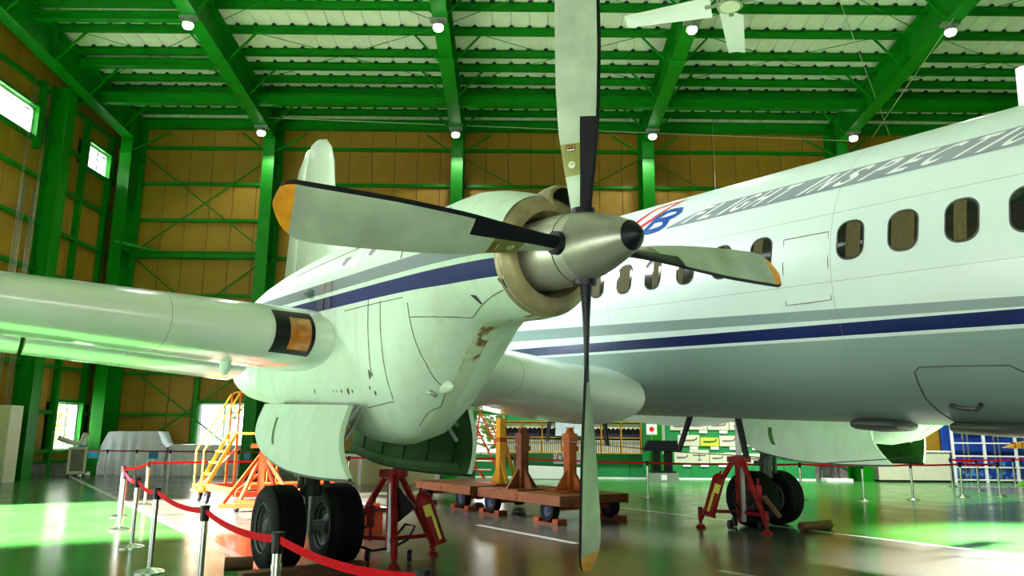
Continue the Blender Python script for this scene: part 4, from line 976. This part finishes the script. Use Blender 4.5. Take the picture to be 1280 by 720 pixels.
# ------------------------------------------------------------------ left corner: covers, cooler, cabinet, conduits
def drape(name, label, poly, y0, y1, seed):
    rnd = random.Random(seed); m = B(); n = len(poly)
    pts = []
    for i in range(n - 1):
        for k in range(6): t_ = k / 6; pts.append((poly[i][0] + (poly[i + 1][0] - poly[i][0]) * t_, poly[i][1] + (poly[i + 1][1] - poly[i][1]) * t_))
    pts.append(poly[-1]); rows = []
    xc = sum(p[0] for p in pts) / len(pts)
    # front sheet folds: columns from top outline down to floor
    top = [p for p in pts if True]; cols = 60; xs0, xs1 = poly[0][0], poly[-1][0]
    def ztop(x):
        for (a, b), (c, d) in zip(pts, pts[1:]):
            if a <= x <= c: return b + (d - b) * ((x - a) / (c - a) if c > a else 0)
        return 0
    for i in range(cols + 1):
        x = xs0 + (xs1 - xs0) * i / cols; zt = max(ztop(x), .02); row = [(x, y1, .0), (x, y1, zt * .5), (x, y1 - .02, zt)]
        for k in range(1, 5): row.append((x, y1 + (y0 - y1) * k / 4, zt + .012 * sin(x * 9 + k)))
        for k in range(1, 9):
            v = k / 8; row.append((x + .02 * sin(x * 5 + k), y0 - .05 * v + .05 * v * sin(x * 17 + seed) + .02 * v * sin(x * 41 + k), zt * (1 - v) + .01))
        rows.append(row)
    m.loft(rows, 0, True, False, closed=False); tag(m.build(name, m_cloth), label, 'cover', 'white cloth covers in the back corner')
drape('cloth_cover', 'white cloth over tall slanting equipment in the back left corner', [(-15.4, .05), (-14.72, 1.56), (-12.92, 1.58), (-12.72, 1.15), (-12.55, 1.02)], 28.35, 29.25, 1)
drape('cloth_cover', 'long low white cloth cover under the back window', [(-12.5, 1.05), (-12.3, 1.12), (-9.85, 1.10), (-9.8, 1.0)], 28.4, 29.2, 4)
t = thing('spot_cooler', 'cream portable spot cooler on casters in the left corner', 'air cooler', (-14.95, 26.9, 0), radians(28))
B().span((-.28, -.26, .12), (.28, .26, 1.02)).build('body', m_cream, t); B().span((-.2, -.275, .22), (.2, -.255, .95)).build('grille', m_conc, t)
B().cyl((.1, 0, 1.02), (.1, 0, 1.1), .12).build('collar', m_blue, t); B().cyl((.1, 0, 1.1), (.2, 0, 1.5), .12, .1, n=16).build('nozzle', m_cream, t); B().tube([(.05, 0, 1.14), (-.2, -.1, 1.17), (-.5, -.25, 1.28), (-.62, -.3, 1.34)], .085, 12).build('nozzle', m_cream, t)
for x in (-.22, .22):
    for y in (-.2, .2): B().cyl((x - .02, y, .06), (x + .02, y, .06), .06).build('caster', m_black, t)
t = thing('cabinet', 'cream steel cabinet at the left edge by the wall', 'cabinet', (-15.5, 24.05, 0), radians(0))
B().span((-.48, -.35, .45), (.12, .25, 2.33)).build('body', m_cream, t); B().span((-.48, -.34, 0), (.12, .25, .44)).build('plinth', m_cream, t); B().span((-.45, -.368, .48), (.1, -.35, 2.3)).build('door', m_cream, t); B().span((-.14, -.39, 1.2), (-.11, -.366, 1.4)).build('handle', m_dark, t); B().span((-.46, -.372, 2.0), (-.3, -.366, 2.05)).build('name_plate', m_dark, t)
for i, (y, top) in enumerate(((23.3, 13.2), (23.38, 13.2), (23.46, 9.6), (23.54, 9.6), (23.62, 9.6), (23.95, 9.3), (24.03, 9.3), (24.11, 12.8), (24.19, 12.8))):
    tag(B().cyl((XL + .22, y, 2.34), (XL + .22, y, top), .011, n=8).build('conduit', m_steelgrey), 'galvanised conduit on the left wall above the cabinet, %s from the left' % ('first', 'second', 'third', 'fourth', 'fifth', 'sixth', 'seventh', 'eighth', 'ninth')[i], 'pipe', 'conduits on the left wall')

# ------------------------------------------------------------------ display wall at the back
dw = thing('display_partition', 'green display partition along the back wall', 'partition', (0, 29.05, 0))
x = -1.3
for k in range(11):
    w_ = 1.15; zb = 0.0
    if k < 1: B().span((x + .006, 0, 0), (x + w_ - .006, .06, .85)).build('panel', m_panel, dw)
    else: B().span((x + .006, 0, 0), (x + w_ - .006, .06, 2.9)).build('panel', m_panel, dw)
    x += w_
B().span((-1.3, -.02, 0), (11.35, .0, .06)).build('skirting', m_white, dw)
# shelf with binders
sh = thing('wall_shelf', 'wooden two row display shelf on the green partition', 'shelf', (-.3, 28.78, .93))
SWD, NC = .736, 7
for zz in (0, .56, 1.14): B().span((-.02, 0, zz - .015), (NC * SWD + .02, .25, zz + .015)).build('shelf_board', m_yellowrib, sh)
for k in range(NC + 1): B().span((k * SWD - .015, 0, 0), (k * SWD + .015, .25, 1.14)).build('divider', m_yellowrib, sh)
B().span((0, .23, 0), (NC * SWD, .245, 1.14)).build('back_board', m_navycloth, sh)
for k in range(NC):
    poly = [(.04, .52), (.70, .52)] + [(.70 - .66 * i / 24, .30 + .07 * abs(sin(i / 24 * 4 * pi))) for i in range(25)]
    B().prism(poly, lambda u, v, kk: (k * SWD + u, .1 + .01 * kk, .58 + v - .02)).build('valance', m_cream, sh)
    poly = []
bm_ = B().span((0, 0, 0), (.042, .18, .46)).span((.008, -.003, .3), (.034, 0, .4), 1).build('binder', [mat('cream_binder', (.66, .63, .48), .6), m_conc]); bme = bm_.data; D.objects.remove(bm_)
for k in range(NC):
    for i in range(9):
        tag(link('binder', bme, None, (-.3 + k * SWD + .035 + i * .0755, 28.81, .948)), 'cream spined binder on the lower shelf of the back display', 'binder', 'binders on the lower shelf')
def X_(px): return (px - 640) * .0301
def Z_(y): return 1.88 - (y - 535) * .0286
prints = [(848, 875, 544, 558, 'twin boom'), (876, 899, 547, 558, 'y'), (900, 922, 544.5, 558, ''), (930, 948, 545, 558, ''), (843, 862, 566, 580, ''), (862, 886, 563, 580, 'b'), (887, 906, 567, 580, ''), (906, 931, 566, 580, ''), (933, 963, 567, 580, 'd'), (839, 862, 528, 538, ''), (863, 885, 527, 537, ''), (886, 912, 526, 537, ''), (913, 944, 527, 537, '')]
desc = ['in the middle row, dark jet in profile, leftmost', 'on yellow card in the middle row', 'in the middle row, behind the far jack', 'in the middle row, beside the far gear door', 'in the lower row, leftmost', 'in the lower row, plane seen from above', 'in the lower row, third from left', 'in the lower row, behind the far jack', 'in the lower row, rightmost and longest', 'in the upper row, leftmost', 'in the upper row, second from left', 'in the upper row, third from left', 'in the upper row, rightmost']
for i, (a, b, c_, d_, f) in enumerate(prints):
    x0, x1, z1, z0 = X_(a), X_(b), Z_(c_), Z_(d_); t = thing('photo_print', 'aircraft picture ' + desc[i], 'picture', (x0, 29.03, z0), 0, 'aircraft pictures on the green partition'); w_, h_ = x1 - x0, z1 - z0
    B().span((0, -.02, 0), (w_, 0, h_)).build('card', m_yellowtag if f == 'y' else m_cream, t)
    pl = B(); cx, cz = w_ / 2, h_ * .5
    if f == 'b': poly = [(-.02, -.13), (.02, -.13), (.02, .1), (-.02, .1)]; pl.span((cx - .02, -.024, cz - .15), (cx + .02, -.021, cz + .12)); pl.span((cx - .24, -.024, cz + .02), (cx + .24, -.021, cz + .07)); pl.span((cx - .08, -.024, cz - .14), (cx + .08, -.021, cz - .11))
    else:
        L = w_ * .38; pl.prism([(-L, -.0), (-L * .8, .03), (L * .4, .035), (L * .75, .05), (L * .95, .13), (L * 1.02, .12), (L, .03), (L * .6, -.02), (-L * .7, -.04)], lambda u, v, k: (cx + u, -.024 + .003 * k, cz + v)); pl.span((cx - L * .35, -.025, cz - .035), (cx + L * .15, -.021, cz - .015))
    pl.build('printed_plane', m_steel_dk if f == 'y' else m_conc, t)
    B().span((w_ * .55, -.015, -.13), (w_ * .55 + .3, 0, -.02)).build('caption', m_white, t)
tag(B().span((1.66, 28.70, 1.55), (2.62, 28.72, 2.15)).build('poster', mat('pale_blue_print', (.55, .68, .76), .5, noise=.2)), 'pale blue poster hung over the shelf', 'poster'); tag(B().span((1.6, 29.0, .52), (2.65, 29.03, 1.0)).build('poster', D.materials['pale_blue_print']), 'pale blue poster below the shelf', 'poster')
t = thing('white_patch_block', 'low white block shaped as a sunlit patch before the green partition', 'table', (1.7, 28.3, 0))  # white block added where sunlight brightens the foot of the partition
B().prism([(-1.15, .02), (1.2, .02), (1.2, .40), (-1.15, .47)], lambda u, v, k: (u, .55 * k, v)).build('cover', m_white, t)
# black hub display with grey plinth, flag board
t = thing('engine_display', 'black twin column exhibit on a grey plinth by the partition', 'exhibit', (5.38, 27.65, 0))
B().span((-.52, -.3, 0), (.52, .3, .3)).build('plinth', m_steelgrey, t); B().span((-.1, -.31, .06), (.1, -.3, .24)).build('plaque', m_white, t); B().span((-.45, -.2, .3), (.45, .2, .36)).build('foot', m_black, t)
for x in (-.2, .22): B().span((x - .13, -.12, .36), (x + .13, .12, 1.1)).build('column', m_black, t)
B().prism([(-.68, 1.05), (.62, 1.05), (.52, 1.42), (-.5, 1.42)], lambda u, v, k: (u, -.15 + .3 * k, v)).build('head', m_black, t)
t = thing('flag_board', 'small white board with a red disc above the black exhibit', 'sign', (5.06, 27.75, 0))
B().span((-.015, 0, 1.42), (.015, .02, 1.65)).build('post', m_steelgrey, t); B().span((-.19, 0, 1.62), (.19, .02, 2.0)).build('board', m_white, t); B().add([(0, -.003, 1.81)] + [(.09 * cos(2 * pi * k / 24), -.003, 1.81 + .09 * sin(2 * pi * k / 24)) for k in range(24)], [(0, i + 1, (i + 1) % 24 + 1) for i in range(24)]).build('red_disc', m_logor, t)
tag(B().span((5.58, 28.98, .9), (5.78, 29.02, 2.2)).build('lamp_strip', m_white), 'narrow white strip on the green partition above the black exhibit', 'strip')
# mannequin legs under the far gear door: full dressed figure on a plinth
tag(B().span((11.55, 28.5, 0), (12.5, 29.1, .1)).build('plinth', m_white), 'low white plinth under the dark dressed figure', 'plinth')
def figure(x, y, z):
    me = D.meshes.new('mannequin'); vs = [(0, 0, .95), (0, 0, 1.2), (0, 0, 1.42), (0, -.01, 1.55), (0, -.03, 1.68), (.1, 0, .9), (.12, -.01, .5), (.12, 0, .08), (.13, -.14, .04), (-.1, 0, .9), (-.12, -.01, .5), (-.12, 0, .08), (-.13, -.14, .04), (.19, 0, 1.4), (.25, .01, 1.12), (.26, -.06, .87), (-.19, 0, 1.4), (-.25, .01, 1.12), (-.26, -.06, .87)]
    es = [(0, 1), (1, 2), (2, 3), (3, 4), (0, 5), (5, 6), (6, 7), (7, 8), (0, 9), (9, 10), (10, 11), (11, 12), (2, 13), (13, 14), (14, 15), (2, 16), (16, 17), (17, 18)]
    rs = [.14, .14, .15, .055, .10, .1, .075, .055, .045, .1, .075, .055, .045, .07, .05, .035, .07, .05, .035]
    me.from_pydata(vs, es, []); o = link('mannequin', me, None, (x, y, z)); me.materials.append(mat('brown_uniform', (.035, .03, .022), .7))
    o.modifiers.new('skin', 'SKIN'); o.modifiers.new('sub', 'SUBSURF').levels = 1
    for v, r in zip(me.skin_vertices[0].data, rs): v.radius = (r, r)
    me.skin_vertices[0].data[0].use_root = True; return o
tag(figure(12.0, 28.85, .1), 'dark uniformed mannequin whose legs show below the far gear door', 'mannequin')
# counter, mural, rack
t = thing('counter', 'long white counter left of the blue mural', 'counter', (14.75, 28.8, 0)); 
for k in range(2): B().span((-1.3 + 1.32 * k * 0, -.3, .08), (1.35, .4, 1.08)).build('body', m_cream, t) if k == 0 else B().span((-1.34, -.34, 1.08), (1.39, .44, 1.13)).build('top', m_white, t)
B().span((-1.28, -.26, 0), (1.33, .38, .08)).build('kick_board', m_dark, t)
tag(B().span((16.25, 29.2, .12), (24.5, 29.28, 3.4)).build('mural', m_mural), 'large blue sea mural on the right of the back wall', 'mural')
t = thing('display_rack', 'white tube rack in front of the blue mural', 'rack', (16.3, 28.6, 0))
for k in range(7): B().span((1.16 * k - .04, -.04, 0), (1.16 * k + .04, .04, 3.1)).build('upright', m_white, t)
for z in (.1, .55, .95, 1.42, 1.9, 2.5): B().span((0, -.03, z - .025), (7, .03, z + .025)).build('rail', m_white, t)
for k in range(6):
    for dx in (.55, .72): B().span((1.16 * k + dx, .3, 0), (1.16 * k + dx + .05, .34, 3.1)).build('rear_upright', m_steelgrey, t)
t = thing('wing_frame', 'yellow wooden wing frame before the blue mural', 'wing frame', (18.35, 27.4, 1.05))
B().loft([[(x_, -.1, .22 - h_ * .1), (x_, .1, .22 - h_ * .1), (x_, .1, .22 + h_), (x_, -.1, .22 + h_)] for x_, h_ in ((-.95, .01), (-.4, .2), (0, .26), (.03, .26), (1.5, .26))], 0, False).build('skin', m_yellowrib, t)
for x_ in (-.6, -.35, .0, .5): B().span((x_, -.11, .2), (x_ + .03, .11, .22 + .2)).build('rib', m_brownor, t)
for x_ in (.0, .9): B().cyl((x_, 0, -1.05), (x_, 0, .2), .03).build('leg', m_steelgrey, t)
tag(B().beam((17.3, 26.3, .16), (18.9, 26.3, .22), .2, .12).build('orange_bar', m_redbright), 'orange bar lying low before the blue mural', 'bar')
t = thing('green_canopy', 'bright green pointed shell on thin legs at the right edge', 'model', (13.68, 20.2, 0))
B().loft([[(x_, .5 * w_ * cos(q), .38 + tz + h_ * sin(q) * (1 if sin(q) > 0 else .4)) for q in [2 * pi * k / 20 for k in range(20)]] for x_, w_, h_, tz in ((-.62, .03, .01, 0), (-.5, .25, .07, .02), (-.2, .6, .18, .07), (.2, .9, .28, .12), (.7, 1, .34, .16), (1.5, .9, .3, .2), (2.2, .3, .1, .22))]).build('shell', m_brightgreen, t)
B().tube([(-.62, -.02, .39), (-.4, -.16, .5), (-.1, -.3, .67), (.3, -.42, .82)], .014).build('edge_trim', m_yellowtag, t)
for x_, y_ in ((-.3, -.15), (-.05, .25), (1.2, -.2), (1.2, .2)): B().cyl((x_, y_, 0), (x_, y_, .40), .014).build('leg', m_steelgrey, t)
# things behind the near jack
t = thing('work_bench', 'grey white bench with yellow back panel behind the near jack', 'bench', (-4.1, 24.6, 0), 0)
B().span((-1.6, -.3, .86), (1.9, .4, .92)).build('top', m_white, t); B().span((-1.55, .3, 0), (1.85, .36, .86)).build('back_panel', mat('pale_yellow_board', (.62, .60, .30), .6), t)
for x_ in (-1.5, -.6, 1.8): B().span((x_ - .05, -.25, 0), (x_ + .05, -.15, .86)).build('leg', m_white, t)
t = thing('tool_box', 'small orange tool box on the floor behind the near wheels', 'tool box', (-2.15, 12.4, 0), .3)
B().span((-.14, -.1, 0), (.14, .1, .42)).build('body', m_redbright, t); B().cyl((-.1, 0, .44), (.1, 0, .44), .05).build('grip', m_redbright, t); B().cyl((.02, 0, .42), (.02, 0, .72), .014).build('rod', m_red, t)
t = thing('glass_bottle', 'clear glass bottle standing behind the near wheels', 'bottle', (-2.6, 12.9, 0)); B().lathe([(0, .001), (0, .09), (.45, .09), (.6, .05), (.68, .03), (.74, .03)], axis='Z', n=16).build('body', m_foil, t); B().cyl((0, 0, .74), (0, 0, .77), .034).build('cap', m_dark, t)

# ------------------------------------------------------------------ ceiling things
def flood(x, y, label):
    z = rz_low(y) - .0; t = thing('floodlight', label, 'lamp', (x, y, z - .004), 0, 'floodlights under the rafters')
    B().span((-.25, -.12, -.08), (.25, .12, -.0)).build('bracket', m_steelgrey, t); B().cyl((0, 0, -.08), (0, 0, -.24), .13, .16, n=16).build('housing', m_steelgrey, t)
    B().lathe([(-.24, .15), (-.30, .155), (-.36, .12), (-.38, .001)], axis='Z', n=20).build('lens', m_lamp, t)
    l = D.lights.new('floodlight_beam', 'SPOT'); l.energy = 260; l.spot_size = radians(140); l.shadow_soft_size = .15; l.color = (1, .97, .9)
    o = D.objects.new('floodlight_beam', l); C.objects.link(o); o.parent = t; o.location = (0, 0, -.5)
for i, x in enumerate(FX[1:5]):
    nm = ('leftmost', 'second from left', 'third from left', 'rightmost')[i]
    flood(x - .05, 20.6, 'upper lit floodlight under the %s visible rafter' % nm); flood(x, 27.3, 'lower lit floodlight at the foot of the %s visible rafter' % nm)
t = thing('ceiling_fan', 'white four bladed ceiling fan hanging near the top edge', 'fan', (4.42, 14.2, 10.3))
B().cyl((0, 0, .1), (0, 0, 5.2), .035, n=10).build('rod', m_white, t); B().cyl((0, 0, -.08), (0, 0, .12), .26, n=24).build('motor', m_chrome, t); B().cyl((0, 0, -.1), (0, 0, -.08), .2, n=24).build('motor_cover', m_cream, t)
for q in (160, 250, 340, 70):
    a = radians(q); R = Matrix.Rotation(a, 3, 'Z'); bb = B(); rows = []
    for r_ in (.38, .5, 1.4, 2.15):
        ch = .27 - .04 * r_; ti = radians(24 - 7 * r_); rows.append([R @ Vector((r_, ch * f_ * cos(ti), ch * f_ * sin(ti) + .03 * (1 - (f_) ** 2))) for f_ in (-1, -.5, 0, .5, 1)] + [R @ Vector((r_, ch * f_ * cos(ti), ch * f_ * sin(ti) + .03 * (1 - f_ ** 2) - .02)) for f_ in (1, .5, 0, -.5, -1)])
    bl = bb.loft(rows).build('blade', m_white, t)
    B().beam(R @ Vector((.2, 0, 0)), R @ Vector((.5, 0, 0)), .1, .03).build('blade_iron', m_steelgrey, bl)
t = thing('glider_wing', 'pale yellow pointed wing hung high behind the fuselage', 'glider wing', (6.4, 28.0, 10.35))
B().loft([[(x_, w_ * .3, .0 + h_), (x_, -w_ * .3, 0.02), (x_, -w_ * .3, -.04 - h_ * 2), (x_, w_ * .3, -.04)] for x_, w_, h_ in ((.0, .05, .0), (.5, .6, .03), (1.2, 1, .06), (2.6, 1, .06))], 0, False).build('panel', m_cream, t)
B().cyl((1.4, 0, .0), (1.4, 0, 3.4), .008, n=5).build('wire', m_steelgrey, t)
for i, (p, q) in enumerate((((-9.5, 27.8, 13.6), (13.2, 27.9, 12.9)), ((12.8, 20.2, 13.6), (13.9, 27.8, 13.0)), ((9.3, 20, 14.4), (14.5, 27.6, 13.0)))):
    tag(B().cyl(p, q, .012, n=5).build('cable', m_cream), ('thin pale cable strung along the back eave', 'thin cable hanging by the rightmost rafter', 'thin cable slanting down right of the fan')[i], 'cable')

# ------------------------------------------------------------------ outside the windows
def tree(x, y, h, label, n, seed):
    rnd = random.Random(seed); t = thing('tree', label, 'tree', (x, y, -.06), 0)
    m = B(); m.tube([(0, 0, 0), (.1, 0, h * .3), (.0, .1, h * .6), (.1, 0, h * .8)], .09, 8); m.build('trunk', m_bark, t)
    m = B()
    for k in range(n):
        while True:
            p = Vector((rnd.uniform(-1, 1), rnd.uniform(-1, 1), rnd.uniform(-1, 1)))
            if p.length < 1: break
        p = Vector((p.x * h * .42, p.y * h * .42, h * .62 + p.z * h * .45)); s_ = rnd.uniform(.08, .17); R = Matrix.Rotation(rnd.uniform(0, 6.3), 3, 'Z') @ Matrix.Rotation(rnd.uniform(-1.2, 1.2), 3, 'X')
        m.add([p + R @ Vector(v) * s_ for v in ((-1, 0, 0), (0, -.5, .1), (1, 0, 0), (0, .5, .1))], [(0, 1, 2, 3)])
    m.build('foliage', m_leaf, t, weld=False)['kind'] = 'stuff'
tree(-10.6, 33.2, 3.6, 'sunlit yellow green tree outside the left back window', 2200, 3)
tree(-.2, 33.6, 3.8, 'sunlit green tree outside the window behind the red steps', 2200, 5)
tree(-20.6, 33.6, 3.2, 'small shrub like tree outside the left wall window', 1200, 8)
tag(B().span((-20.4, 29.6, 0), (-20.2, 31.2, 3.2)).build('red_panel', m_outred), 'red panel outside the left wall window', 'panel')
